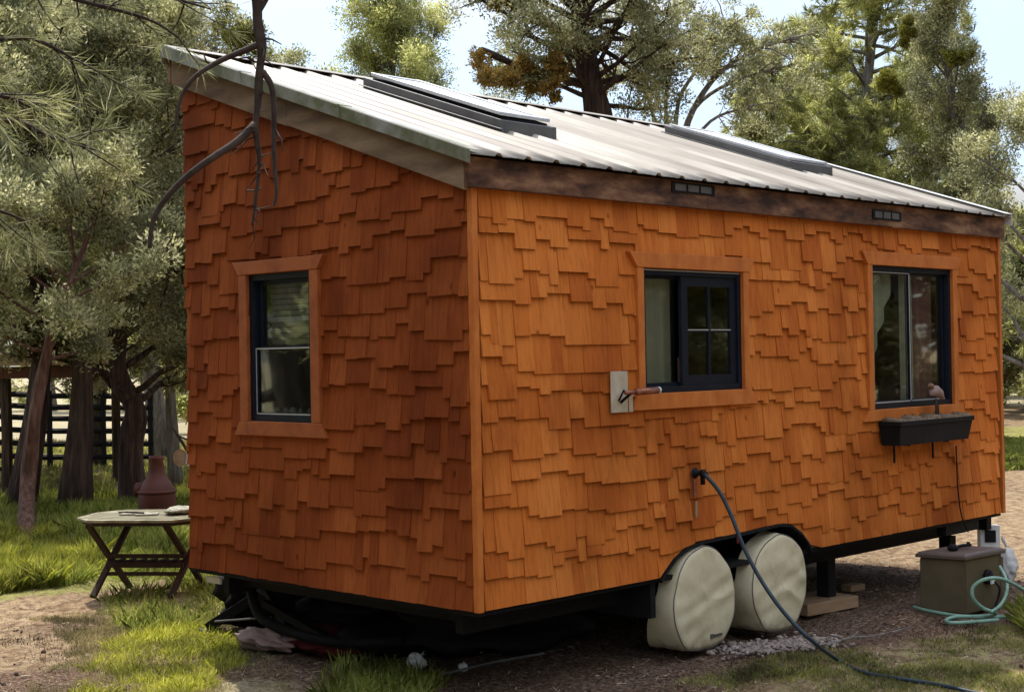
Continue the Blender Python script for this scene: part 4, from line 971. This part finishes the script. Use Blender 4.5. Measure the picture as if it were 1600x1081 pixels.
def tree(name, label, base, H, spread, tr, kind, seed, leaf, bark, group=None, density=1., lean=(0, 0), crown_base=.2, nl=None, LS=1., extra=None, trunk_pts=None, cat='tree', trunkname='trunk', prof=None, limb_el=None, clr=1., limbs_px=None):
    rng = np.random.RandomState(seed); base = np.array(base, float)
    root = empty(name, tuple(base), label, cat, group)
    bk = 10; tp = []
    if trunk_pts is None:
        w = rng.normal(size=2)*.03*H
        for i in range(bk+1):
            t = i/bk; tp.append(base+np.array([lean[0]*t+w[0]*math.sin(t*4), lean[1]*t+w[1]*math.sin(t*5), H*.97*t-.15*(i == 0)]))
    else: tp = smooth_path(trunk_pts, 4); bk = len(tp)-1
    rad = [tr*((1-.93*(i/bk))**.8)*(1+.3*math.exp(-i*1.8)) for i in range(bk+1)]
    mb = MB(); rg2 = np.random.RandomState(seed+1); rid = rg2.uniform(.80, 1.2, (14,))
    mb.tube(tp, rad, 14, wob=lambda i, j: rid[j]*(1+.08*math.sin(i*1.3+j)))
    chunks = []; tufts = []; orange = []
    tpa = np.array(tp)
    def trunk_at(t):
        x = t*bk; i = min(int(x), bk-1); return tpa[i]*(1-(x-i))+tpa[i+1]*(x-i), rad[i]
    nl = nl or int((26 if kind == 'pine' else 30)*max(.5, H/8))
    if prof is None:
        if kind == 'pine': prof = lambda t: (1-t)**.7*.95+.06
        elif kind == 'column': prof = lambda t: (math.sin(math.pi*min(1, .12+t*.88))**.6)*.9+.1
        else: prof = lambda t: math.sin(math.pi*(.18+.74*t))**.8
    lb = MB()
    for i in range(nl):
        t = crown_base+(1-crown_base)*((i+rng.rand())/nl); t = min(t, .985)
        s0, r0 = trunk_at(t); tt_ = (t-crown_base)/(1-crown_base)
        az = i*2.39996+rng.normal()*.3; L = spread*prof(tt_)*rng.uniform(.7, 1.12)
        el = limb_el(tt_) if limb_el else {'pine': .15+.5*tt_, 'juniper': .35+.7*tt_, 'column': .6+.5*tt_, 'bare': .65+.3*tt_}[kind]
        el += rng.normal()*.12
        d = np.array([math.cos(az)*math.cos(el), math.sin(az)*math.cos(el), math.sin(el)])
        k = 6; P = curve(rng, s0, d, L, k, .13, droop=(.10 if kind == 'pine' else -.06))
        rr = max(.012, min(r0*.45, .02+L*.018)); lb.tube(P, [rr*(1-.82*q/k) for q in range(k+1)], 6, cap=False)
        ns = max(3, int(L*(4.2 if kind != 'bare' else 3)))
        for j in range(ns):
            u = rng.uniform(.3, 1.); x = u*k; q = min(int(x), k-1); s1 = P[q]*(1-(x-q))+P[q+1]*(x-q)
            d1 = P[q+1]-P[q]; d1 /= np.linalg.norm(d1); d2 = d1+rng.normal(size=3)*.75+np.array([0, 0, .25]); L2 = L*rng.uniform(.18, .42)*(1.25-u*.5)
            P2 = curve(rng, s1, d2, L2, 4, .22); lb.tube(P2, [rr*.42*(1-.8*q2/4) for q2 in range(5)], 4, cap=False)
            if kind == 'pine':
                for p2, dd2 in ((P2[-1], P2[-1]-P2[-2]), (P2[2], P2[3]-P2[2]), (P2[3], P2[3]-P2[2])):
                    for _ in range(2):
                        a_ = dd2/np.linalg.norm(dd2)+rng.normal(size=3)*.5; a_ /= np.linalg.norm(a_)
                        tufts.append(tuft(rng, p2+rng.normal(size=3)*.09, a_, int(26*density), .17*LS, .013*LS))
            else:
                cr = (.19 if kind != 'bare' else .20)*clr*rng.uniform(.7, 1.35)
                for p2 in ((P2[-1], P2[2]) if kind != 'bare' else (P2[-1],)):
                    nleaf = int(165*density*(cr/.22)**2)
                    chunks.append(clump(rng, p2+rng.normal(size=3)*.05, cr, nleaf, .85, .062*LS, .028*LS))
        # end clump
        if kind == 'pine': tufts.append(tuft(rng, P[-1], (P[-1]-P[-2])/np.linalg.norm(P[-1]-P[-2]), int(40*density), .17*LS, .013*LS))
        else: chunks.append(clump(rng, P[-1], .22*clr, int(190*density), .85, .062*LS, .028*LS))
    for pts_, r_, den in (limbs_px or []):
        P = smooth_path(pts_, 4); k = len(P); lb.tube(P, [r_*(1-.85*q/k) for q in range(k)], 6, cap=False)
        for j in range(int(26*den)):
            u = rng.uniform(.4, 1.); q = min(int(u*(k-1)), k-2); s1 = P[q]; d1 = P[q+1]-P[q]; d1 /= np.linalg.norm(d1)
            d2 = d1+rng.normal(size=3)*.7+np.array([0, 0, .2]); P2 = curve(rng, s1, d2, rng.uniform(.3, .9), 4, .2)
            lb.tube(P2, [r_*.3*(1-.8*q2/4) for q2 in range(5)], 4, cap=False)
            if rng.rand() < .85: chunks.append(clump(rng, P2[-1], .19*clr*rng.uniform(.7, 1.3), int(120*density), .85, .062*LS, .028*LS))
    trunk = mb.build(trunkname, bark, root, smooth=True)
    lb.build('limbs', bark, root, smooth=True)
    allc = chunks+tufts
    leaves_obj('crown', allc, leaf, root)
    if extra: extra(rng, root)
    return root

J, LD, LB, LP = M['leaf_juniper'], M['leaf_dark'], M['leaf_bright'], M['leaf_pine']
def g0(px, D): p = at(px, 560, D); return np.array([p[0], p[1], 0.])
def zat(px, py, D): return at(px, py, D)

# -- left foreground / middle junipers with visible trunks
tree('juniper_tree', 'juniper with a thick dark grey trunk at the left edge, under the shelter roof end', g0(24, 18.9), 6.8, 2.6, .145, 'juniper', 11, J, M['bark'], 'junipers left of the house', 1.35, crown_base=.30, clr=1.15)
tree('juniper_tree', 'juniper with the widest split dark trunk, flaring at its base left of the table', g0(112, 19.0), 5.6, 2.7, .17, 'juniper', 12, J, M['bark'], 'junipers left of the house', 1.35, crown_base=.38, clr=1.15, lean=(.2, .3))
a = g0(206, 19.6)
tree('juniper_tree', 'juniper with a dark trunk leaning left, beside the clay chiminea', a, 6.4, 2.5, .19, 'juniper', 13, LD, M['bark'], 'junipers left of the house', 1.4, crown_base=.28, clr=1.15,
     trunk_pts=[a+(0, 0, -.1), a+(-.0, .05, .8), at(212, 640, 19.6), at(185, 585, 19.7), at(190, 500, 19.8), at(215, 360, 20), at(225, 200, 20.2), at(230, 80, 20.3)])
a = gp(36, 857)
tree('juniper_tree', 'slender juniper with a thin reddish trunk leaning right, nearest on the left', a, 4.6, 1.5, .10, 'juniper', 14, J, M['bark_red'], 'junipers left of the house', 1.2, crown_base=.50, clr=1.0, nl=20,
     trunk_pts=[a+(0, 0, -.1), at(42, 760, 16.3), at(52, 660, 16.3), at(68, 570, 16.4), at(95, 470, 16.5), at(125, 400, 16.7), at(160, 310, 17)])
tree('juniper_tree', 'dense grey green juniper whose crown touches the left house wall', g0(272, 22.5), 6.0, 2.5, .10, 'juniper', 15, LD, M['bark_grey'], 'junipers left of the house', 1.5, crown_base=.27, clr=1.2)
tree('juniper_tree', 'tall pale juniper rising behind the split trunk', g0(140, 26.5), 9.5, 3.0, .13, 'juniper', 16, J, M['bark_grey'], 'junipers left of the house', 1.2, crown_base=.25, clr=1.25)
tree('juniper_tree', 'tall juniper at the top left edge behind the thick dark trunk', g0(-30, 26.5), 9.0, 3.0, .14, 'juniper', 17, J, M['bark_grey'], 'junipers left of the house', 1.2, crown_base=.25, clr=1.25)
tree('pine_tree', 'light green pine rising behind the highest corner of the roof', g0(255, 29), 9.4, 2.6, .18, 'pine', 18, LP, M['bark_grey'], None, 1.1, crown_base=.2, LS=1.3)

# -- trees above the roof
def blob_extra(lst, mat, nm):
    def f(rng, root):
        for (px, py, D, r) in lst:
            ch_ = [clump(rng, at(px, py, D)+rng.normal(size=3)*r*.55, r*.6, 420, .9, .075, .03) for _ in range(7)]
            leaves_obj(nm, ch_, mat, root)
    return f
tree('juniper_tree', 'juniper with yellow olive tufts right behind the hanging dead branch', g0(425, 24), 7.0, 1.7, .13, 'juniper', 21, J, M['bark_grey'], None, .75, crown_base=.45, nl=20,
     extra=blob_extra([(382, 45, 23.6, .33), (368, 80, 23.7, .25)], M['leaf_olive'], 'mistletoe_clump'))
tree('juniper_tree', 'rounded light green juniper in the sky gap left of the first skylight', g0(636, 31), 10.4, 1.95, .15, 'column', 22, LB, M['bark_grey'], None, .85, crown_base=.2, nl=80, clr=1.3)
a = g0(935, 24)
tree('juniper_tree', 'big gnarled juniper with a bare thick trunk and orange mistletoe above the roof', a, 9.5, 2.5, .27, 'bare', 23, J, M['bark'], None, 1.2, crown_base=.42, nl=60, clr=1.25,
     trunk_pts=[a+(0, 0, -.1), at(950, 400, 24), at(945, 250, 24), at(930, 160, 24), at(915, 90, 24), at(905, 20, 24), at(915, -60, 24), at(920, -130, 24)], limb_el=lambda t: .15+.6*t,
     extra=blob_extra([(768, 122, 23.0, .30), (812, 112, 23.2, .20), (866, 118, 23.1, .22), (800, 8, 23.4, .2)], M['leaf_orange'], 'mistletoe_clump'))
a = g0(1068, 25.5)
rt = tree('juniper_tree', 'sparse juniper with bare upswept branches fanning out between the two skylights', a, 3.6, 1.2, .16, 'bare', 24, J, M['bark_grey'], None, 1.6, crown_base=.75, nl=4, clr=1.0, limb_el=lambda t: .7+.35*t,
     limbs_px=[([at(x_, y_, 25.5+dz) for x_, y_ in pl_], r_, dn) for pl_, r_, dz, dn in (
      ([(1062, 260), (1075, 190), (1110, 130), (1150, 95), (1205, 70), (1250, 60)], .07, 0, 1.3),
      ([(1060, 240), (1085, 170), (1140, 130), (1200, 110), (1250, 100)], .05, .8, 1.), ([(1055, 250), (1060, 160), (1095, 100), (1120, 60), (1150, 40)], .05, -.5, 1.),
      ([(1052, 250), (1040, 170), (1050, 110), (1070, 70), (1085, 45)], .045, .4, 1.), ([(1050, 250), (1020, 180), (1010, 120), (1020, 60)], .04, -.8, .9),
      ([(1060, 250), (1110, 190), (1160, 170), (1210, 160)], .035, -.6, .8))])
tree('pine_tree', 'tall yellow green pine with a straight trunk behind the second skylight', g0(1374, 31), 14.5, 3.1, .17, 'pine', 25, LB, M['bark_grey'], None, 1.35, crown_base=.18, nl=110, LS=1.45)
tree('pine_tree', 'shorter bushy pine left of the tall yellow green pine', g0(1235, 30), 8.0, 2.5, .14, 'pine', 26, LB, M['bark_grey'], None, 1.2, crown_base=.2, nl=50, LS=1.4)
a = g0(1497, 27)
tree('juniper_tree', 'tall columnar juniper standing against the blue sky near the right edge', a, 9.0, 1.25, .15, 'column', 27, J, M['bark_grey'], None, .85, crown_base=.18, nl=70, clr=1.1,
     extra=blob_extra([(1500, 90, 26.5, .22), (1420, 55, 26.6, .18), (1395, 130, 26.6, .2)], M['leaf_olive'], 'mistletoe_clump'))
tree('juniper_tree', 'bushy juniper at the foot of the columnar one above the roof end', g0(1440, 30), 6.3, 2.2, .15, 'juniper', 28, LB, M['bark_grey'], None, .9, crown_base=.2, clr=1.2)
tree('juniper_tree', 'spreading juniper cut by the right edge of the picture beyond the house end', g0(1625, 24), 5.6, 2.1, .16, 'juniper', 29, J, M['bark_grey'], None, .9, crown_base=.22, clr=1.15)
# broken black branch stub and utility wire
bb = MB(); bb.tube([at(752, 76, 23), at(770, 86, 23), at(800, 100, 23.2), at(860, 118, 23.8), at(935, 140, 24)], [.03, .06, .05, .06, .08], 7)
bo = bb.build('broken_limb', M['branch_dark'], [o for o in bpy.data.objects if o.name.startswith('juniper_tree') and 'gnarled' in o.get('label', '')][0], smooth=True)
mb = MB(); A0 = at(1480, 168, 60); A1 = at(2300, 205, 60)
mb.tube([A0*(1-t)+A1*t+np.array([0, 0, -1.2*math.sin(math.pi*t)]) for t in np.linspace(0, 1, 12)], .02, 5)
pw = empty('power_line', tuple(A1*[1, 1, 0]), 'thin power line crossing the blue sky at the right edge', 'power line')
mb.build('wire', M['black'], pw)
for q_ in (A0, A1):
    mb = MB(); mb.tube([(q_[0], q_[1], 0), (q_[0], q_[1], q_[2]+.4)], [.16, .11], 8); mb.build('pole', M['bark'], pw)

# -- distant trees: four source meshes, copied
src = []
protos = [('juniper', 51, J, 5.5, 2.2), ('juniper', 52, LD, 4.6, 2.4), ('pine', 53, LB, 8.0, 2.6), ('juniper', 54, LB, 5.0, 2.4)]
far = []
rg = np.random.RandomState(77)
for px in np.arange(-350, 2000, 62):
    for row in range(2):
        D = (38 if row == 0 else 54)+rg.rand()*12
        far.append((px+rg.uniform(-30, 30), D))
# keep the dirt-road view at the right partly open
far = [(px, D) for px, D in far if not (px < 330 and D < 58)]
for i, (k_, sd__, lf, h_, s_) in enumerate(protos):
    px, D = far[i]; r_ = tree('distant_tree', 'small tree in the far woods seen beyond the field', g0(px, D), h_, s_, .16, k_, sd__, lf, M['bark_grey'], 'trees of the far woods', .6, crown_base=.12, LS=2.0, clr=1.5, nl=34)
    src.append(r_)
for i, (px, D) in enumerate(far[4:]):
    s = src[int(rg.randint(4))]; c = copy_tree(s); p = g0(px, D); c.location = p; c.rotation_euler = (0, 0, rg.rand()*6.28); k = rg.uniform(.8, 1.25); c.scale = (k, k, k*rg.uniform(.85, 1.1))
# unseen trees: for pane reflections; left ones added to shade the end wall
for i, (x, y, k) in enumerate(((4.5, -17, 1.5), (9.5, -19, 1.7), (0, -21, 1.6), (14.5, -13, 1.4), (-10, 3.0, 1.25), (-12, 8, 1.5), (-9, 13, 1.4), (-14, -2, 1.4), (-6, -18, 1.5), (20, -16, 1.5), (-9.0, 7.0, 1.2), (7, -13.5, 1.1), (-6.2, 5.2, 1.3), (-6.6, 2.0, 1.35), (-5.8, 9.0, 1.3), (-8.5, -.5, 1.3), (16, -10, 1.3), (19, -8, 1.4), (23, -11, 1.5), (12.5, -16.5, 1.6), (17.5, -17, 1.7), (24, -5.5, 1.3), (28, -9, 1.6), (2, -16, 1.5))):
    c = copy_tree(src[i % 4]); c.location = (x, y, 0); c.rotation_euler = (0, 0, i*1.7); c.scale = (k, k, k)
    c['label'] = 'unseen tree outside the view, for reflections and shade on the end wall'; c['group'] = 'trees behind the camera'

# -- near pine: trunk outside the frame, needle branches and the dead hanging branch reach in
rng = np.random.RandomState(90)
PB = np.array([-4.4, .6, 0.])
np_root = empty('pine_tree', tuple(PB), 'near pine at the left with long pale needles and a dead branch before the wall', 'tree')
mb = MB(); tp = [PB+np.array([.05*math.sin(i), .04*math.cos(i*1.3), i*.9-.1]) for i in range(11)]
mb.tube(tp, [.24*(1-.085*i) for i in range(11)], 14, wob=lambda i, j: 1+.1*math.sin(j*2.7)); mb.build('trunk', M['bark'], np_root, smooth=True)
lb = MB(); tuftsn = []
def near_branch(pts_, r0, nt, dens=26, L=.17):
    P = smooth_path(pts_, 5); k = len(P); lb.tube(P, [r0*(1-.85*i/k) for i in range(k)], 6, cap=False)
    for j in range(nt):
        u = rng.uniform(.35, 1.); i = min(int(u*(k-1)), k-2); s1 = P[i]; d1 = P[i+1]-P[i]; d1 /= np.linalg.norm(d1)
        d2 = d1*.7+rng.normal(size=3)*.6; P2 = curve(rng, s1, d2, rng.uniform(.18, .55), 4, .18, droop=.1)
        lb.tube(P2, [.007, .006, .005, .004, .003], 4, cap=False)
        for q in (2, 3, 4):
            a_ = P2[q]-P2[q-1]; a_ /= np.linalg.norm(a_)
            tuftsn.append(tuft(rng, P2[q], a_, dens if q == 4 else dens//2, L, .0042, 1.0))
# limbs end at image positions given as (px, py, depth)
for ends, r0, nt in (
    ([(-260, 60, 8.0), (-90, 75, 8.4), (40, 60, 8.6), (120, 95, 8.7)], .035, 12),
    ([(-260, 120, 7.6), (-120, 140, 7.9), (0, 150, 8.1), (60, 175, 8.2)], .03, 10),
    ([(-200, -60, 8.6), (-20, -40, 9.0), (120, 0, 9.2), (230, 30, 9.3), (280, 60, 9.3)], .03, 12),
    ([(-240, 210, 8.2), (-100, 200, 8.6), (20, 190, 8.9), (80, 215, 9.0), (150, 235, 9.0)], .028, 10),
    ([(-220, 300, 8.0), (-90, 310, 8.4), (0, 330, 8.7), (50, 350, 8.8)], .024, 7),
    ([(-100, -120, 8.6), (120, -60, 9.0), (250, -10, 9.3), (330, 15, 9.4)], .028, 7)):
    p_end = [at(*e) for e in ends]; t0 = max(1.5, min(8.0, p_end[0][2]-.2)); st_ = PB+np.array([0, 0, t0])
    near_branch([st_]+p_end, r0, nt)
lb.build('limbs', M['branch_dark'], np_root, smooth=True)
# upper crown, out of the picture
lb = MB()
for i in range(14):
    z = 6.2+i*.28; az = i*2.4; L = 2.2*(1-(z-6.2)/5); d = np.array([math.cos(az), math.sin(az), .15])
    near_branch([PB+np.array([0, 0, z]), PB+np.array([0, 0, z])+d*L*.5, PB+np.array([0, 0, z])+d*L], .04, 8, 16, .2)
lb.build('upper_limbs', M['branch_dark'], np_root, smooth=True)
leaves_obj('needles', tuftsn, M['leaf_pine'], np_root)
# dead hanging branch
hb = MB(); D = 5.6
main = [PB+np.array([0, 0, 4.6]), at(60, -380, 5.6), at(250, -330, 5.6), at(350, -200, 5.6), at(392, -60, 5.6), at(403, 30, 5.6), at(408, 80, 5.6), at(404, 140, 5.6), at(400, 200, 5.6), at(405, 260, 5.6), at(398, 320, 5.6), at(394, 352, 5.6)]
mp_ = smooth_path(main, 5); nm = len(mp_)
hb.tube(mp_, [max(.004, .034*(1-i/nm)**.85) for i in range(nm)], 9, wob=lambda i, j: 1+.18*math.sin(i*.9+j))
hb.tube(smooth_path([at(403, 70, 5.6), at(380, 80, 5.58), at(345, 95, 5.55), at(305, 120, 5.5), at(282, 155, 5.5), at(275, 195, 5.5), at(272, 205, 5.5)], 4), [.014*(1-.03*i) for i in range(25)], 6)
hb.tube(smooth_path([at(398, 195, 5.6), at(370, 222, 5.55), at(330, 248, 5.5), at(290, 278, 5.5), at(255, 315, 5.5), at(238, 350, 5.5), at(234, 388, 5.5)], 4), [.017*(1-.022*i) for i in range(25)], 6)
hb.tube(smooth_path([at(410, 112, 5.6), at(424, 135, 5.6), at(428, 175, 5.6), at(428, 230, 5.6), at(430, 270, 5.6), at(432, 300, 5.6), at(428, 322, 5.6)], 4), [.013*(1-.025*i) for i in range(25)], 6)
hb.tube(smooth_path([at(404, 20, 5.6), at(418, -5, 5.6), at(430, -40, 5.6)], 4), .010, 6)
hb.tube([at(382, 215, 5.6), at(392, 205, 5.6), at(402, 190, 5.6)], .008, 5)
for (a_, b_, c_) in (((408, 60), (425, 62), (440, 70)), ((396, 95), (385, 90), (372, 92)), ((330, 103), (322, 96), (318, 84)), ((428, 200), (440, 220), (442, 236))):
    hb.tube([at(*a_, 5.6), at(*b_, 5.58), at(*c_, 5.56)], [.006, .004, .002], 5)
rt_ = np.random.RandomState(61)
for i in range(26):
    q = int(rt_.uniform(.45, .98)*(nm-1)); a_ = mp_[q]; d_ = rt_.normal(size=3)+np.array([0, 0, -.5]); d_ /= np.linalg.norm(d_)
    P2 = curve(rt_, a_, d_, rt_.uniform(.04, .16), 3, .35); hb.tube(P2, [.004, .003, .002, .001], 4, cap=False)
hb.build('dead_branch', M['branch_dark'], np_root, smooth=True)

# ------------------------------------------------------------------ GRASS
def gpoly(pxs): return [gp(x, y)[:2] for x, y in pxs]
def in_poly(X, Y, P):
    c = np.zeros(X.shape, bool); n_ = len(P)
    for i in range(n_):
        x0, y0 = P[i]; x1, y1 = P[(i+1) % n_]
        k = ((y0 > Y) != (y1 > Y)) & (X < (x1-x0)*(Y-y0)/(y1-y0+1e-12)+x0); c ^= k
    return c
def grass(name, label, mat, pxpoly, n, h, seed, w=.005, clumpy=.5, thr=0.0, cseed=0, tri=True):
    rng = np.random.RandomState(seed); P = gpoly(pxpoly); Pa = np.array(P)
    lo, hi = Pa.min(0), Pa.max(0); X = rng.uniform(lo[0], hi[0], n*4); Y = rng.uniform(lo[1], hi[1], n*4)
    X += rng.randn(len(X))*.03; Y += rng.randn(len(Y))*.03
    jx = X+.12*vnoise(X, Y, 3.1, 70+cseed); jy = Y+.12*vnoise(X, Y, 3.3, 71+cseed)
    k = in_poly(jx, jy, P); X, Y = X[k], Y[k]
    c = vnoise(X, Y, 2.6, 30+cseed)+.6*vnoise(X, Y, 9, 31+cseed); k = c > thr+rng.randn(len(X))*clumpy; X, Y, c = X[k][:n], Y[k][:n], c[k][:n]
    n_ = len(X); Z = ground_z(X, Y); hh = h*rng.uniform(.35, 1.15, n_)*(1+.35*np.clip(c, -1, 1.5))
    az = rng.rand(n_)*6.28; tilt = rng.rand(n_)**1.5*.9; dx = np.cos(az)*np.sin(tilt); dy = np.sin(az)*np.sin(tilt); dz = np.cos(tilt)
    b = np.stack([X, Y, Z-.004], -1); d = np.stack([dx, dy, dz], -1); s = np.stack([-np.sin(az+rng.randn(n_)), np.cos(az), 0*az], -1)
    s /= np.linalg.norm(s, axis=1, keepdims=True); ww = (w*rng.uniform(.6, 1.4, n_))[:, None]
    mid = b+d*hh[:, None]*.55; tip = mid+(d*np.array([1.5, 1.5, .6]))*hh[:, None]*.45
    V = np.stack([b-s*ww*.5, b+s*ww*.5, mid+s*ww*.4, tip, mid-s*ww*.4], 1).reshape(-1, 3)
    F = np.arange(len(V)).reshape(-1, 5)
    o = np_mesh(name, V, F, mat); return tag(o, label, 'grass', kind='stuff')
grass('tall_grass', 'bright green tall grass around the left trunks', M['grass_green'], [(-120, 800), (0, 795), (200, 790), (330, 800), (330, 850), (300, 900), (170, 905), (0, 925), (-150, 930)], 80000, .24, 1, .006, .7, -.1)
grass('yellow_grass', 'sunlit yellow green grass left of the table', M['grass_yellow'], [(-100, 850), (60, 846), (130, 870), (150, 900), (60, 915), (-100, 950)], 34000, .27, 2, .006, .5, -.2)
grass('table_grass', 'green grass tufts under and in front of the table', M['grass_green'], [(190, 935), (320, 905), (390, 900), (395, 960), (330, 985), (200, 990), (140, 965)], 6500, .15, 3, .004, .6, .25)
grass('sunlit_grass', 'yellow grass patch in the lower left foreground', M['grass_yellow'], [(150, 1010), (230, 990), (350, 985), (375, 1010), (350, 1050), (300, 1100), (120, 1100)], 17000, .095, 4, .003, .8, .45)
grass('dry_grass', 'pale dry grass in the lower left foreground', M['grass_dry'], [(60, 960), (250, 950), (380, 975), (470, 1090), (450, 1140), (0, 1140), (100, 1010)], 42000, .05, 5, .0028, .9, .05)
grass('shade_grass', 'green grass tuft in the shade below the house corner', M['grass_green'], [(490, 1062), (560, 1040), (660, 1045), (690, 1075), (690, 1120), (470, 1120)], 3600, .15, 6, .0035, .6, .1)
grass('edge_grass', 'sparse green grass at the trailer edge by the jack', M['grass_green'], [(300, 890), (350, 905), (400, 930), (390, 980), (320, 970)], 2500, .15, 16, .006, .5, -.1)
grass('sparse_grass', 'sparse olive grass in the lower right foreground', M['grass_dry'], [(1000, 1075), (1180, 1030), (1320, 1010), (1450, 985), (1620, 965), (1750, 1000), (1700, 1140), (950, 1140)], 22000, .035, 7, .003, .6, .1)
grass('green_sparse', 'thin green blades in the lower right foreground', M['grass_green'], [(1080, 1060), (1260, 1020), (1450, 990), (1620, 965), (1750, 1000), (1700, 1140), (1000, 1140)], 16000, .04, 8, .003, .5, .25)
grass('edge_tuft', 'bright green grass tuft at the right edge beside the hose', M['grass_green'], [(1572, 990), (1588, 965), (1640, 945), (1680, 990), (1610, 1000)], 3800, .20, 9, .007, .4, -.8)
grass('far_grass', 'green grass strip beyond the dirt road at the right', M['grass_green'], [(1555, 735), (1560, 690), (1760, 690), (1760, 728)], 30000, .20, 10, .02, .5, -.6)
grass('meadow_grass', 'pale meadow grass behind the corral fence', M['grass_dry'], [(-150, 790), (-150, 690), (300, 690), (300, 770)], 42000, .16, 11, .02, .6, -.2)
grass('meadow_green', 'green patches in the meadow behind the fence', M['grass_yellow'], [(-150, 800), (-150, 700), (300, 700), (300, 790)], 26000, .16, 12, .02, .6, .1)

# dry bits of straw and bark lying all over the near ground
rg = np.random.RandomState(33); n_ = 30000
X = rg.uniform(-2.6, 6.8, n_); Y = rg.uniform(-2.6, 6.2, n_); k = (vnoise(X, Y, 3.4, 91)+.5*vnoise(X, Y, 11, 92)) > rg.randn(n_)*.5; X, Y = X[k], Y[k]; n_ = len(X)
az = rg.rand(n_)*6.28; L = rg.uniform(.010, .065, n_)**1.0; w = rg.uniform(.0015, .006, n_); Z = ground_z(X, Y)+.005
d = np.stack([np.cos(az), np.sin(az), rg.randn(n_)*.2], -1); s = np.stack([-np.sin(az), np.cos(az), rg.randn(n_)*.4], -1); c = np.stack([X, Y, Z], -1)
V = np.stack([c-d*L[:, None]/2-s*w[:, None]/2, c+d*L[:, None]/2-s*w[:, None]/2, c+d*L[:, None]/2+s*w[:, None]/2, c-d*L[:, None]/2+s*w[:, None]/2], 1).reshape(-1, 3)
M['straw_bits'] = noisy('straw_bits', [(.3, (.20, .15, .09)), (.7, (.40, .33, .22))], (30, 30, 30), bump=0, island=.7)
o = np_mesh('straw_litter', V, np.arange(len(V)).reshape(-1, 4), M['straw_bits']); tag(o, 'dry straw and bark bits strewn over the bare ground', 'litter', kind='stuff')
grass('dead_weeds', 'low dead brown weeds on the bare soil right of the covered wheels', M['litter'], [(1130, 1040), (1280, 985), (1500, 965), (1560, 990), (1400, 1030), (1150, 1075)], 6000, .035, 21, .003, .5, .55)
grass('dead_weeds', 'low dead brown weeds on the dirt in the lower left corner', M['litter'], [(-20, 960), (160, 940), (260, 960), (200, 1010), (0, 1090)], 5000, .03, 22, .003, .5, .6)
# ground litter: small chips, cones and twigs
V = []; F = []; rg = np.random.RandomState(15); n_ = 22000
X = rg.uniform(-2.2, 6.5, n_); Y = rg.uniform(-2.6, 5.2, n_); k = ground_weights(X, Y)[:, 0] > rg.rand(n_)*.9; X, Y = X[k], Y[k]; n_ = len(X)
az = rg.rand(n_)*6.28; L = rg.uniform(.012, .05, n_); w = rg.uniform(.003, .010, n_); Z = ground_z(X, Y)+.006
d = np.stack([np.cos(az), np.sin(az), rg.randn(n_)*.25], -1); s = np.stack([-np.sin(az), np.cos(az), rg.randn(n_)*.3], -1); c = np.stack([X, Y, Z], -1)
V = np.stack([c-d*L[:, None]/2-s*w[:, None]/2, c+d*L[:, None]/2-s*w[:, None]/2, c+d*L[:, None]/2+s*w[:, None]/2, c-d*L[:, None]/2+s*w[:, None]/2], 1).reshape(-1, 3)
o = np_mesh('needle_litter', V, np.arange(len(V)).reshape(-1, 4), M['litter']); tag(o, 'brown bark chips and needle litter around the trailer', 'litter', kind='stuff')
mb = MB(); rr = random.Random(6)
for i in range(150):
    x, y = rr.uniform(-1.8, 6), rr.uniform(-1.9, .1) if i % 3 else rr.uniform(2.5, 4.6)
    if i % 3 == 0: x = rr.uniform(-1.6, .6)
    r_ = rr.uniform(.006, .017); z = float(ground_z(np.array(x), np.array(y)))+r_*.4
    mb.lathe((x, y, z-r_), [(r_*.3, 0), (r_*.95, r_*.6), (r_, r_*1.1), (r_*.6, r_*1.7), (r_*.1, r_*2)], 7, fn=lambda a, h: 1+.25*math.sin(a*3+x*9))
o = mb.build('dirt_clods', M['litter']); tag(o, 'dark clods and cones scattered on the ground around the trailer', 'clods', kind='stuff')
print('scene built', len(bpy.data.objects))
